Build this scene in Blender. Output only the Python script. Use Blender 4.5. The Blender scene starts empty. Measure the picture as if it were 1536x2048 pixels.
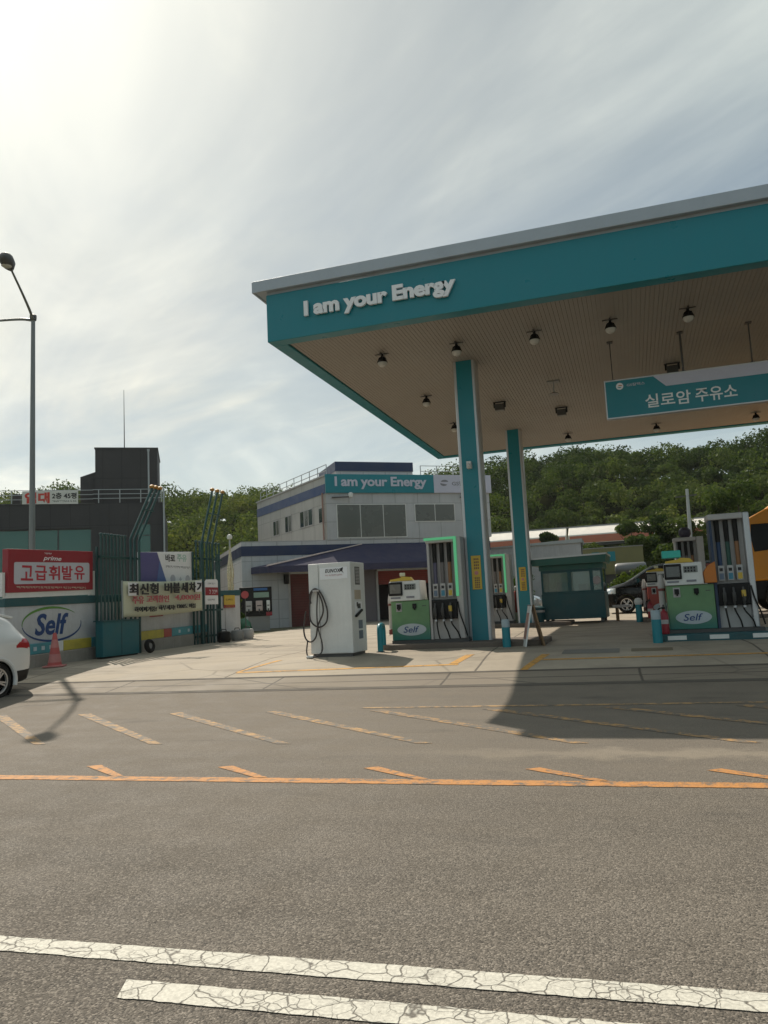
import bpy, bmesh, math, random
import numpy as np
from mathutils import Vector, Matrix, noise as mnoise

scene = bpy.context.scene
COL = scene.collection
rad = math.radians

# ------------------------------------------------------------------ camera
CAM_H = 1.4
YAW, PITCH, ROLL = rad(17.46), rad(6.907), 0.05
fwd = Vector((-math.sin(YAW)*math.cos(PITCH), math.cos(YAW)*math.cos(PITCH), math.sin(PITCH)))
r0 = Vector((math.cos(YAW), math.sin(YAW), 0))
u0 = r0.cross(fwd)
rgt = r0*math.cos(ROLL) - u0*math.sin(ROLL)
up = rgt.cross(fwd)
cam_data = bpy.data.cameras.new('camera')
cam = bpy.data.objects.new('camera', cam_data)
COL.objects.link(cam)
cam.matrix_world = Matrix(((rgt.x, up.x, -fwd.x, 0), (rgt.y, up.y, -fwd.y, 0), (rgt.z, up.z, -fwd.z, CAM_H), (0, 0, 0, 1)))
cam_data.sensor_fit = 'VERTICAL'
cam_data.sensor_height = 36.0
cam_data.lens = 36.0*1550/2048
cam_data.clip_start = 0.05
cam_data.clip_end = 3000
scene.camera = cam

# ------------------------------------------------------------------ sun, sky, exposure
SUN = Vector((-0.715, 0.69, 1.0)).normalized()
SUN_EL = math.asin(SUN.z)
SUN_AZ = math.atan2(SUN.x, SUN.y)
sd = bpy.data.lights.new('sun', 'SUN')
sd.energy = 4.2
sd.angle = rad(0.55)
sd.color = (1.0, 0.90, 0.76)
so = bpy.data.objects.new('sun', sd)
COL.objects.link(so)
so.rotation_euler = (-SUN).to_track_quat('-Z', 'Y').to_euler()
so.location = SUN*60

world = bpy.data.worlds.new('World')
scene.world = world
world.use_nodes = True
nt = world.node_tree
nt.nodes.clear()
def wn(t, **kw):
    n = nt.nodes.new(t)
    for k, v in kw.items():
        setattr(n, k, v)
    return n
def wmath(op, a, b=None, c=None):
    n = wn('ShaderNodeMath', operation=op)
    for i, v in enumerate((a, b, c)):
        if v is None:
            continue
        if isinstance(v, (int, float)):
            n.inputs[i].default_value = v
        else:
            nt.links.new(v, n.inputs[i])
    return n.outputs[0]
sky = wn('ShaderNodeTexSky', sky_type='NISHITA')
sky.sun_disc = False
sky.sun_elevation = SUN_EL
sky.sun_rotation = SUN_AZ
sky.air_density = 1.0
sky.dust_density = 1.1
sky.ozone_density = 1.0
SKY_STRENGTH = 0.072
CLOUD_GAIN = 1.0
tc = wn('ShaderNodeTexCoord')
sep = wn('ShaderNodeSeparateXYZ')
nt.links.new(tc.outputs['Generated'], sep.inputs[0])
zz = wmath('MAXIMUM', wmath('ADD', sep.outputs[2], 0.12), 0.05)
cx_ = wmath('DIVIDE', sep.outputs[0], zz)
cy_ = wmath('DIVIDE', sep.outputs[1], zz)
comb = wn('ShaderNodeCombineXYZ')
nt.links.new(cx_, comb.inputs[0]); nt.links.new(cy_, comb.inputs[1])
def wnoise(rotz, scale, loc, nscale, detail, rough, dist):
    mp = wn('ShaderNodeMapping')
    mp.vector_type = 'TEXTURE'
    mp.inputs['Rotation'].default_value = (0, 0, rotz)
    mp.inputs['Scale'].default_value = tuple(1/q for q in scale)
    mp.inputs['Location'].default_value = loc
    nt.links.new(comb.outputs[0], mp.inputs[0])
    n = wn('ShaderNodeTexNoise')
    n.inputs['Scale'].default_value = nscale
    n.inputs['Detail'].default_value = detail
    n.inputs['Roughness'].default_value = rough
    n.inputs['Distortion'].default_value = dist
    nt.links.new(mp.outputs[0], n.inputs['Vector'])
    return n.outputs['Fac']
def wramp(v, lo, hi):
    n = wn('ShaderNodeMapRange')
    n.interpolation_type = 'SMOOTHSTEP'
    n.inputs['From Min'].default_value = lo
    n.inputs['From Max'].default_value = hi
    nt.links.new(v, n.inputs['Value'])
    return n.outputs[0]
veil = wramp(wnoise(rad(25), (1, 1, 1), (3.1, 0.4, 0), 0.55, 3, 0.5, 0.6), 0.25, 0.62)
wisp = wramp(wnoise(rad(128), (0.62, 1.25, 1), (1.3, 2.2, 0), 0.62, 8, 0.55, 1.3), 0.40, 0.72)
fine = wramp(wnoise(rad(130), (0.65, 1.5, 1), (7.3, 0.2, 0), 1.6, 9, 0.62, 1.2), 0.50, 0.78)
dotn = wn('ShaderNodeVectorMath', operation='DOT_PRODUCT')
nt.links.new(tc.outputs['Generated'], dotn.inputs[0])
dotn.inputs[1].default_value = SUN
sunward = wmath('MAXIMUM', dotn.outputs['Value'], 0.0)
glow = wmath('POWER', sunward, 22.0)
horizon = wmath('POWER', wmath('SUBTRACT', 1.0, wmath('MINIMUM', wmath('MAXIMUM', sep.outputs[2], 0.0), 1.0)), 5.0)
low = wmath('MULTIPLY', wramp(sep.outputs[2], 0.52, 0.22), wramp(sunward, 0.55, 0.86))
streak = wramp(wnoise(rad(150), (0.55, 1.5, 1), (0.4, 3.6, 0), 0.55, 9, 0.58, 1.4), 0.43, 0.66)
lowcloud = wmath('MULTIPLY', low, streak)
cover = wmath('MINIMUM', wmath('ADD', wmath('MULTIPLY', lowcloud, 0.35), wmath('ADD', wmath('ADD', wmath('ADD', wmath("MULTIPLY", veil, 0.40), 0.15), wmath('MULTIPLY', wisp, 0.32)), wmath('ADD', wmath('MULTIPLY', fine, 0.12), wmath('MULTIPLY', horizon, 0.35)))), 0.93)
sun2 = wmath('POWER', sunward, 2.0)
cloud_lum = wmath('MULTIPLY', wmath('ADD', wmath('ADD', wmath('MULTIPLY', glow, 0.36), wmath('ADD', wmath('MULTIPLY', sun2, 0.22), 0.535)), wmath('ADD', wmath('MULTIPLY', horizon, 0.40), wmath('MULTIPLY', wisp, wmath('ADD', wmath('MULTIPLY', sun2, 0.55), 0.06)))), CLOUD_GAIN)
cloud_lum = wmath('ADD', cloud_lum, wmath('MULTIPLY', lowcloud, 0.19))
cl_mix = wn('ShaderNodeMix', data_type='RGBA')
cl_mix.inputs['A'].default_value = (0.79, 0.975, 0.985, 1)
cl_mix.inputs['B'].default_value = (1.0, 0.985, 0.86, 1)
nt.links.new(wmath('MINIMUM', wmath('ADD', wmath('ADD', wmath('MULTIPLY', sun2, 0.95), wmath('ADD', wmath('MULTIPLY', wisp, 0.25), wmath('MULTIPLY', lowcloud, 0.5))), wmath('MULTIPLY', horizon, 0.30)), 1.0), cl_mix.inputs['Factor'])
cl_em = wn('ShaderNodeBackground')
nt.links.new(cl_mix.outputs['Result'], cl_em.inputs['Color'])
nt.links.new(cloud_lum, cl_em.inputs['Strength'])
bg = wn('ShaderNodeBackground')
sk_t = wn('ShaderNodeMix', data_type='RGBA', blend_type='MULTIPLY')
sk_t.inputs['Factor'].default_value = 1.0
sk_t.inputs['B'].default_value = (0.91, 1.0, 0.97, 1)
nt.links.new(sky.outputs[0], sk_t.inputs['A'])
nt.links.new(sk_t.outputs['Result'], bg.inputs['Color'])
bg.inputs['Strength'].default_value = SKY_STRENGTH
mixs = wn('ShaderNodeMixShader')
nt.links.new(cover, mixs.inputs[0])
nt.links.new(bg.outputs[0], mixs.inputs[1])
nt.links.new(cl_em.outputs[0], mixs.inputs[2])
wo = wn('ShaderNodeOutputWorld')
nt.links.new(mixs.outputs[0], wo.inputs[0])

vs = scene.view_settings
vs.view_transform = 'Standard'
vs.look = 'None'
vs.gamma = 1.0
vs.use_curve_mapping = False
vs.exposure = 0.0
scene.cycles.max_bounces = 6
scene.cycles.transparent_max_bounces = 8

# ------------------------------------------------------------------ terrain
ROAD = rad(2.3)
CR, SR = math.cos(ROAD), math.sin(ROAD)
def g1(n):
    s = min(max((n-10.0)/5.5, 0), 1)
    s = s*s*(3-2*s)
    return 0.42*s + min(max((n-14)*0.012, 0), 0.3)
def gz(x, y):
    return g1(-SR*x + CR*y)
def tn(t, n):                       # road coordinates -> world xy
    return (CR*t - SR*n, SR*t + CR*n)

# ------------------------------------------------------------------ materials
MATS = {}
class NT:
    def __init__(s, name):
        s.m = bpy.data.materials.new(name); s.m.use_nodes = True
        s.t = s.m.node_tree; s.t.nodes.clear()
        s.out = s.n('ShaderNodeOutputMaterial')
    def n(s, t, **kw):
        x = s.t.nodes.new(t)
        for k, v in kw.items(): setattr(x, k, v)
        return x
    def set(s, inp, v):
        if isinstance(v, bpy.types.NodeSocket): s.t.links.new(v, inp)
        elif isinstance(v, (tuple, list)) and inp.type == 'RGBA': inp.default_value = (v[0], v[1], v[2], 1)
        else: inp.default_value = v
    def math(s, op, *a):
        x = s.n('ShaderNodeMath', operation=op)
        for i, v in enumerate(a): s.set(x.inputs[i], v)
        return x.outputs[0]
    def coord(s, kind='Object', scale=(1, 1, 1), rot=(0, 0, 0)):
        c = s.n('ShaderNodeTexCoord'); m = s.n('ShaderNodeMapping')
        m.inputs['Scale'].default_value = scale; m.inputs['Rotation'].default_value = rot
        s.t.links.new(c.outputs[kind], m.inputs[0]); return m.outputs[0]
    def noise(s, vec, scale, detail=3, rough=0.55, dist=0.0):
        x = s.n('ShaderNodeTexNoise')
        s.t.links.new(vec, x.inputs['Vector'])
        x.inputs['Scale'].default_value = scale; x.inputs['Detail'].default_value = detail
        x.inputs['Roughness'].default_value = rough; x.inputs['Distortion'].default_value = dist
        return x.outputs['Fac']
    def voro(s, vec, scale, feature='F1', out='Distance', rnd=1.0):
        x = s.n('ShaderNodeTexVoronoi', feature=feature)
        s.t.links.new(vec, x.inputs['Vector']); x.inputs['Scale'].default_value = scale
        x.inputs['Randomness'].default_value = rnd
        return x.outputs[out]
    def rng(s, v, a, b, c=0.0, d=1.0, smooth=False):
        x = s.n('ShaderNodeMapRange')
        if smooth: x.interpolation_type = 'SMOOTHSTEP'
        s.set(x.inputs['Value'], v)
        for k, q in (('From Min', a), ('From Max', b), ('To Min', c), ('To Max', d)): x.inputs[k].default_value = q
        return x.outputs[0]
    def mix(s, f, a, b, blend='MIX'):
        x = s.n('ShaderNodeMix', data_type='RGBA', blend_type=blend)
        s.set(x.inputs['Factor'], f); s.set(x.inputs['A'], a); s.set(x.inputs['B'], b)
        return x.outputs['Result']
    def bump(s, h, strength, dist=0.01):
        x = s.n('ShaderNodeBump'); s.set(x.inputs['Height'], h)
        x.inputs['Strength'].default_value = strength; x.inputs['Distance'].default_value = dist
        return x.outputs[0]
    def bsdf(s, color, rough=0.6, metal=0.0, normal=None, **kw):
        p = s.n('ShaderNodeBsdfPrincipled')
        s.set(p.inputs['Base Color'], color); s.set(p.inputs['Roughness'], rough); s.set(p.inputs['Metallic'], metal)
        if normal is not None: s.t.links.new(normal, p.inputs['Normal'])
        for k, v in kw.items(): s.set(p.inputs[k], v)
        s.t.links.new(p.outputs[0], s.out.inputs[0]); return p

def paint(name, c, rough=0.5, metal=0.0, wear=0.18, scale=2.0, streak=0.0, bump=0.0, spec=None):
    if name in MATS: return MATS[name]
    b = NT(name)
    v = b.coord('Object')
    n1 = b.noise(v, scale, 4, 0.6)
    n2 = b.noise(v, scale*11, 3, 0.6)
    f = b.rng(b.math('ADD', b.math('MULTIPLY', n1, 0.7), b.math('MULTIPLY', n2, 0.3)), 0.32, 0.68)
    dirt = tuple(x*(1-wear) + y*wear*0.35 for x, y in zip(c, (0.30, 0.26, 0.2)))
    col = b.mix(f, dirt, tuple(min(x*(1+wear*0.25), 0.95) for x in c))
    if streak > 0:
        sv = b.coord('Object', (7, 7, 0.45))
        st = b.rng(b.noise(sv, 1.6, 5, 0.65), 0.52, 0.74)
        col = b.mix(b.math('MULTIPLY', st, streak), col, tuple(x*0.45+0.015 for x in c))
    nor = b.bump(n2, bump, 0.01) if bump else None
    kw = {}
    if spec is not None: kw['Specular IOR Level'] = spec
    b.bsdf(col, b.rng(n1, 0.3, 0.7, max(rough-0.1, 0.03), min(rough+0.12, 1)), metal, nor, **kw)
    MATS[name] = b.m
    return b.m
def glass(name, c, rough=0.06, spec=0.8):
    if name in MATS: return MATS[name]
    b = NT(name)
    v = b.coord('Object')
    n = b.noise(v, 1.1, 3, 0.5)
    col = b.mix(b.rng(n, 0.35, 0.65), tuple(x*0.6 for x in c), c)
    b.bsdf(col, rough, 0.0, b.bump(b.noise(v, 0.7, 1), 0.04, 0.05), **{'Specular IOR Level': spec})
    MATS[name] = b.m
    return b.m
def emit(name, c, strength, base=None):
    if name in MATS: return MATS[name]
    b = NT(name)
    b.bsdf(base or c, 0.4, 0, None, **{'Emission Color': c, 'Emission Strength': strength})
    MATS[name] = b.m
    return b.m

TEAL = paint('teal paint', (0.003, 0.200, 0.250), 0.36, wear=0.05, streak=0.10)
TEAL_MID = paint('cabinet teal paint', (0.003, 0.115, 0.140), 0.45, wear=0.12, streak=0.2)
TEAL_DK = paint('dark teal paint', (0.003, 0.075, 0.090), 0.5, wear=0.25, streak=0.2)
DULLW = paint('dull white panel', (0.52, 0.52, 0.57), 0.5, wear=0.08)
GREENTEAL = paint('green teal paint', (0.010, 0.105, 0.085), 0.45, wear=0.25)
PIPE = paint('vent pipe paint', (0.005, 0.062, 0.062), 0.4, wear=0.3)
ALU = paint('brushed aluminium', (0.55, 0.56, 0.58), 0.42, metal=0.55, wear=0.12)
GALV = paint('galvanised steel', (0.42, 0.44, 0.45), 0.5, metal=0.6, wear=0.2, streak=0.2)
EAVE = paint('grey coated eave', (0.40, 0.44, 0.49), 0.42, metal=0.15, wear=0.12, streak=0.06)
WHITE = paint('white paint', (0.72, 0.72, 0.70), 0.5, wear=0.14, streak=0.10)
WHITEWALL = paint('white wall paint', (0.53, 0.54, 0.56), 0.75, wear=0.25, streak=0.25, bump=0.1)
LETTER = paint('white letter acrylic', (0.82, 0.82, 0.84), 0.35, wear=0.05)
PALE = paint('pale lavender panel', (0.55, 0.55, 0.66), 0.5, wear=0.1)
GREY = paint('mid grey paint', (0.26, 0.255, 0.25), 0.5, wear=0.2)
LGREY = paint('light grey paint', (0.46, 0.44, 0.43), 0.45, wear=0.18, streak=0.1)
DGREY = paint('dark grey paint', (0.06, 0.06, 0.062), 0.5, wear=0.3)
BLACK = paint('black plastic', (0.012, 0.012, 0.013), 0.5, wear=0.04, spec=0.22)
RUBBER = paint('black rubber', (0.015, 0.014, 0.014), 0.75, wear=0.08, spec=0.25)
RED = paint('sign red', (0.29, 0.013, 0.026), 0.45, wear=0.15)
REDTXT = paint('red lettering', (0.42, 0.02, 0.04), 0.5, wear=0.05)
DRED = paint('dark red shutter', (0.17, 0.028, 0.026), 0.6, wear=0.3, streak=0.3)
YELLOW = paint('yellow board', (0.62, 0.42, 0.05), 0.5, wear=0.15)
CREAM = paint('cream banner cloth', (0.60, 0.60, 0.45), 0.8, wear=0.1)
BANNERW = paint('white banner cloth', (0.70, 0.68, 0.64), 0.8, wear=0.1)
ORANGE = paint('orange plastic', (0.55, 0.17, 0.02), 0.5, wear=0.2)
BLUE = paint('logo blue', (0.008, 0.048, 0.18), 0.5, wear=0.05)
NAVY = paint('navy cladding', (0.010, 0.026, 0.085), 0.45, wear=0.15, streak=0.1)
NAVYPURPLE = paint('navy awning cloth', (0.042, 0.040, 0.088), 0.75, wear=0.15)
GREEN = paint('logo green', (0.10, 0.26, 0.04), 0.5, wear=0.05)
CONC = paint('weathered concrete', (0.30, 0.28, 0.25), 0.85, wear=0.35, streak=0.35, bump=0.3)
SOFFIT = paint('soffit board', (0.312, 0.280, 0.246), 0.55, wear=0.10, scale=0.8)
BROWNW = paint('brown board', (0.22, 0.13, 0.06), 0.7, wear=0.3)
SCREEN = glass('dark screen', (0.02, 0.028, 0.03), 0.1)
WINGLASS = glass('teal tinted window', (0.03, 0.15, 0.13), 0.08)
BLIND = paint('grey blind behind glass', (0.125, 0.130, 0.120), 0.25, wear=0.12, scale=0.6, spec=0.6)
HOUSEGLASS = glass('house window glass', (0.05, 0.075, 0.085), 0.08)
LEDGREEN = emit('green light strip', (0.13, 0.66, 0.30), 0.30, (0.12, 0.45, 0.22))
GLOBE = paint('milky lamp globe', (0.52, 0.51, 0.48), 0.25, wear=0.05)
INK = paint('black ink', (0.018, 0.017, 0.02), 0.6, wear=0.05)
GREYINK = paint('grey ink', (0.22, 0.22, 0.25), 0.6, wear=0.05)

# ------------------------------------------------------------------ mesh builder
class MB:
    def __init__(s): s.v = []; s.f = []
    def add(s, vs, fs):
        o = len(s.v); s.v += [tuple(p) for p in vs]; s.f += [tuple(i+o for i in q) for q in fs]; return s
    def box(s, x0, x1, y0, y1, z0, z1):
        v = [(x0,y0,z0),(x1,y0,z0),(x1,y1,z0),(x0,y1,z0),(x0,y0,z1),(x1,y0,z1),(x1,y1,z1),(x0,y1,z1)]
        return s.add(v, [(0,3,2,1),(4,5,6,7),(0,1,5,4),(1,2,6,5),(2,3,7,6),(3,0,4,7)])
    def obox(s, c, ax, ay, az):
        c, ax, ay, az = map(Vector, (c, ax, ay, az))
        v = [c+i*ax+j*ay+k*az for k in (-1,1) for i, j in ((-1,-1),(1,-1),(1,1),(-1,1))]
        return s.add(v, [(0,3,2,1),(4,5,6,7),(0,1,5,4),(1,2,6,5),(2,3,7,6),(3,0,4,7)])
    def bar(s, p, q, w, d=None):
        p, q = Vector(p), Vector(q); a = (q-p)
        u = a.normalized(); h = Vector((0,0,1)) if abs(u.z) < 0.9 else Vector((1,0,0))
        x = u.cross(h).normalized(); y = x.cross(u)
        return s.obox((p+q)/2, x*w/2, y*(d or w)/2, a/2)
    def tube(s, pts, r, n=8, caps=True):
        pts = [Vector(p) for p in pts]; rr = r if isinstance(r, (list, tuple)) else [r]*len(pts)
        o = len(s.v); prev = None
        for i, p in enumerate(pts):
            t = (pts[min(i+1, len(pts)-1)] - pts[max(i-1, 0)]).normalized()
            if prev is None:
                h = Vector((0,0,1)) if abs(t.z) < 0.9 else Vector((1,0,0)); x = t.cross(h).normalized()
            else:
                x = (prev - t*prev.dot(t)).normalized()
            prev = x; y = t.cross(x)
            for k in range(n):
                a = 2*math.pi*k/n; s.v.append(tuple(p + (x*math.cos(a)+y*math.sin(a))*rr[i]))
        for i in range(len(pts)-1):
            for k in range(n):
                a = o+i*n+k; b = o+i*n+(k+1) % n
                s.f.append((a, b, b+n, a+n))
        if caps:
            s.f.append(tuple(o+k for k in reversed(range(n)))); m = o+(len(pts)-1)*n; s.f.append(tuple(m+k for k in range(n)))
        return s
    def lathe(s, prof, c=(0,0,0), n=16, axis='z', caps=True):      # prof: (radius, height)
        o = len(s.v)
        for r, z in prof:
            for k in range(n):
                a = 2*math.pi*k/n; x, y = r*math.cos(a), r*math.sin(a)
                q = (x, y, z) if axis == 'z' else (x, -z, y) if axis == 'y' else (z, x, y)
                s.v.append((c[0]+q[0], c[1]+q[1], c[2]+q[2]))
        for i in range(len(prof)-1):
            for k in range(n):
                a = o+i*n+k; b = o+i*n+(k+1) % n
                s.f.append((a, b, b+n, a+n))
        if caps: s.f.append(tuple(o+k for k in reversed(range(n)))); m = o+(len(prof)-1)*n; s.f.append(tuple(m+k for k in range(n)))
        return s
    def prism(s, poly, y0, y1):                          # polygon in xz (counter-clockwise seen from -y), from y0 (front) to y1
        o = len(s.v); n = len(poly)
        s.v += [(x, y0, z) for x, z in poly] + [(x, y1, z) for x, z in poly]
        s.f.append(tuple(o+k for k in range(n))); s.f.append(tuple(o+n+k for k in reversed(range(n))))
        for k in range(n):
            j = (k+1) % n; s.f.append((o+k, o+n+k, o+n+j, o+j))
        return s
    def slab(s, poly, z0, z1):                           # polygon in xy (counter-clockwise from above)
        o = len(s.v); n = len(poly)
        s.v += [(x, y, z0) for x, y in poly] + [(x, y, z1) for x, y in poly]
        s.f.append(tuple(o+k for k in reversed(range(n)))); s.f.append(tuple(o+n+k for k in range(n)))
        for k in range(n):
            j = (k+1) % n; s.f.append((o+k, o+j, o+n+j, o+n+k))
        return s
    def build(s, name, m, parent=None, loc=(0,0,0), rotz=0, bevel=0, smooth=False, seg=2):
        me = bpy.data.meshes.new(name); me.from_pydata(s.v, [], s.f)
        if smooth or bevel:
            me.polygons.foreach_set('use_smooth', [True]*len(me.polygons))
            me.set_sharp_from_angle(angle=rad(38))
        me.materials.append(m)
        o = bpy.data.objects.new(name, me); COL.objects.link(o)
        o.location = loc; o.rotation_euler = (0, 0, rotz)
        if parent is not None: o.parent = parent
        if bevel:
            b = o.modifiers.new('bevel', 'BEVEL'); b.width = bevel; b.segments = seg; b.limit_method = 'ANGLE'; b.angle_limit = rad(40)
            b.harden_normals = False
        return o
def thing(name, label, cat, loc=(0,0,0), rotz=0, group=None):
    o = bpy.data.objects.new(name, None); COL.objects.link(o)
    o.empty_display_size = 0.2
    o.location = loc; o.rotation_euler = (0, 0, rotz); tag(o, label, cat, group); return o
def tag(o, label, cat, group=None):
    o['label'] = label; o['category'] = cat
    if group: o['group'] = group
    return o
def struct(o):
    o['kind'] = 'structure'; return o
def dup(root, loc, label=None, rotz=None):
    r = root.copy(); COL.objects.link(r); r.location = loc
    if rotz is not None: r.rotation_euler = (0, 0, rotz)
    if label: r['label'] = label
    for ch in list(root.children):
        c = ch.copy(); COL.objects.link(c); c.parent = r
        for g in ch.children:
            d = g.copy(); COL.objects.link(d); d.parent = c
    return r
def smoothpath(pts, k=6):
    P = [Vector(p) for p in pts]; P = [P[0]*2-P[1]] + P + [P[-1]*2-P[-2]]
    out = []
    for i in range(1, len(P)-2):
        for j in range(k):
            t = j/k; a, b, c, d = P[i-1], P[i], P[i+1], P[i+2]
            out.append(0.5*((2*b)+(c-a)*t+(2*a-5*b+4*c-d)*t*t+(3*b-a-3*c+d)*t**3))
    out.append(P[-2]); return out

def text_mesh(s, bold, shear=0.0, extrude=0.0, space=1.0):
    cu = bpy.data.curves.new('lettering', 'FONT'); cu.body = s; cu.size = 1.0
    cu.offset = bold; cu.shear = shear; cu.extrude = extrude; cu.resolution_u = 3; cu.space_character = space
    o = bpy.data.objects.new('lettering', cu); COL.objects.link(o)
    dg = bpy.context.evaluated_depsgraph_get()
    me = bpy.data.meshes.new_from_object(o.evaluated_get(dg))
    bpy.data.objects.remove(o); bpy.data.curves.remove(cu)
    return me
def lettering(parent, items, y, name='lettering', thick=0.004):
    """items: (string, centre x, bottom z, width, height, material[, bold[, shear[, spacing]]]) standing on the plane y of the parent, facing -y."""
    by = {}
    for it in items:
        s, cx, z0, w, h, m = it[:6]; bold = it[6] if len(it) > 6 else 0.02; sh = it[7] if len(it) > 7 else 0
        me = text_mesh(s, bold, sh, 0.5, it[8] if len(it) > 8 else 1.0)
        n = len(me.vertices); a = np.empty(n*3, np.float32); me.vertices.foreach_get('co', a); a = a.reshape(-1, 3)
        lo, hi = a.min(0), a.max(0)
        out = np.stack([cx+((a[:,0]-lo[0])/(hi[0]-lo[0])-0.5)*w, y-(a[:,2]-lo[2])/(hi[2]-lo[2])*thick, z0+(a[:,1]-lo[1])/(hi[1]-lo[1])*h], 1)
        mb = by.setdefault(m.name, (m, MB()))[1]
        mb.add(out.tolist(), [tuple(p.vertices) for p in me.polygons])
        bpy.data.meshes.remove(me)
    obs = []
    for m, mb in by.values(): obs.append(mb.build(name, m, parent))
    return obs
def small_print(parent, cx, z0, w, h, m, y, seed=0, name='lettering', thick=0.003):
    """a line of writing too blurred in the photograph to read: blocks of letter size"""
    r = random.Random(seed); mb = MB(); x = cx-w/2
    while x < cx+w/2-h*0.3:
        if r.random() < 0.14: x += h*0.5; continue
        ww = h*r.uniform(0.75, 0.95); k = r.random(); t_ = 0.13
        mb.box(x, x+ww*0.62, y-thick, y, z0+h*0.86, z0+h)
        if k > .25: mb.box(x, x+ww*t_, y-thick, y, z0+h*0.5, z0+h*0.86)
        if k < .7: mb.box(x+ww*(0.62-t_), x+ww*0.62, y-thick, y, z0+h*0.5, z0+h*0.86)
        if k > .4: mb.box(x, x+ww*0.62, y-thick, y, z0+h*0.42, z0+h*0.5)
        if k < .55:
            mb.box(x+ww*0.80, x+ww*0.93, y-thick, y, z0+h*0.3, z0+h)
            if k > .2: mb.box(x+ww*0.68, x+ww*0.8, y-thick, y, z0+h*0.62, z0+h*0.72)
        else: mb.box(x-ww*.06, x+ww*0.8, y-thick, y, z0+h*0.27, z0+h*0.37)
        if k > .5 or k < .15: mb.box(x+ww*0.15, x+ww*0.8, y-thick, y, z0, z0+h*0.12); mb.box(x+ww*0.66, x+ww*0.8, y-thick, y, z0+h*0.12, z0+h*0.24)
        x += ww+h*0.16
    return mb.build(name, m, parent)
def ellipse(cx, cz, a, b, n=32, t0=0, t1=2*math.pi):
    return [(cx+a*math.cos(t0+(t1-t0)*i/n), cz+b*math.sin(t0+(t1-t0)*i/n)) for i in range(n if t1-t0 > 6.2 else n+1)]

# ------------------------------------------------------------------ ground, road, forecourt, markings
def asphalt_mat():
    b = NT('old asphalt'); v = b.coord('Object')
    big = b.noise(v, 0.42, 4, 0.6); mid = b.noise(v, 2.3, 4, 0.65)
    st = b.noise(b.coord('Object', (0.10, 1.6, 1), (0, 0, -ROAD)), 1.3, 4, 0.6)
    stone = b.voro(v, 120.0, out='Color'); sep = b.n('ShaderNodeSeparateColor'); b.t.links.new(stone, sep.inputs[0])
    sd_ = b.voro(v, 120.0)
    grit = b.noise(v, 150, 2, 0.7)
    s = b.n('ShaderNodeSeparateXYZ'); b.t.links.new(b.coord('Object', (1, 1, 1), (0, 0, -ROAD)), s.inputs[0])
    nn = b.math('ADD', s.outputs[1], b.math('MULTIPLY', b.math('SUBTRACT', mid, 0.5), 0.9))
    dust = b.math('ADD', b.math('MULTIPLY', b.rng(nn, 3.0, 9.0, smooth=True), 0.55), b.math('MULTIPLY', b.rng(nn, 9.0, 12.0, smooth=True), 0.25))
    band = b.math('MULTIPLY', b.rng(b.math('ABSOLUTE', b.math('SUBTRACT', nn, 7.35)), 0.0, 0.32, 1, 0, True), b.rng(s.outputs[0], -3.0, 0.5, 0, 0.5, True))
    base = b.mix(b.rng(b.math('ADD', b.math('MULTIPLY', big, 0.5), b.math('MULTIPLY', st, 0.5)), 0.35, 0.65), (0.104, 0.090, 0.074), (0.168, 0.145, 0.119))
    light = b.rng(sep.outputs[0], 0.62, 1.0); dark = b.rng(sep.outputs[0], 0.0, 0.30, 1, 0)
    near = b.rng(nn, 3.0, 10.0, 1.0, 0.35)
    c1 = b.mix(b.math('MULTIPLY', b.math('MULTIPLY', light, near), 0.72), base, (0.36, 0.315, 0.265))
    c2 = b.mix(b.math('MULTIPLY', b.math('MULTIPLY', dark, near), 0.72), c1, (0.022, 0.020, 0.019))
    c2b = b.mix(b.math('MULTIPLY', b.rng(grit, 0.52, 0.75), 0.35), c2, (0.022, 0.02, 0.019))
    dc = b.mix(mid, (0.205, 0.172, 0.135), (0.265, 0.225, 0.178))
    c3 = b.mix(b.math('MULTIPLY', dust, b.rng(mid, 0.2, 0.75, 0.45, 1.0)), c2b, dc)
    c4 = b.mix(band, c3, (0.36, 0.305, 0.235))
    # patches, oil marks and long hairline cracks
    oil = b.rng(b.noise(b.coord('Object', (0.5, 1.3, 1)), 1.1, 3, 0.5), 0.64, 0.74)
    c5 = b.mix(b.math('MULTIPLY', oil, 0.35), c4, (0.05, 0.045, 0.04))
    h = b.math('ADD', b.math('MULTIPLY', sd_, -1.0), b.math('MULTIPLY', grit, 0.6))
    b.bsdf(c5, b.rng(mid, 0.3, 0.7, 0.72, 0.9), 0, b.bump(h, 0.75, 0.006), **{'Specular IOR Level': 0.35})
    return b.m
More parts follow.
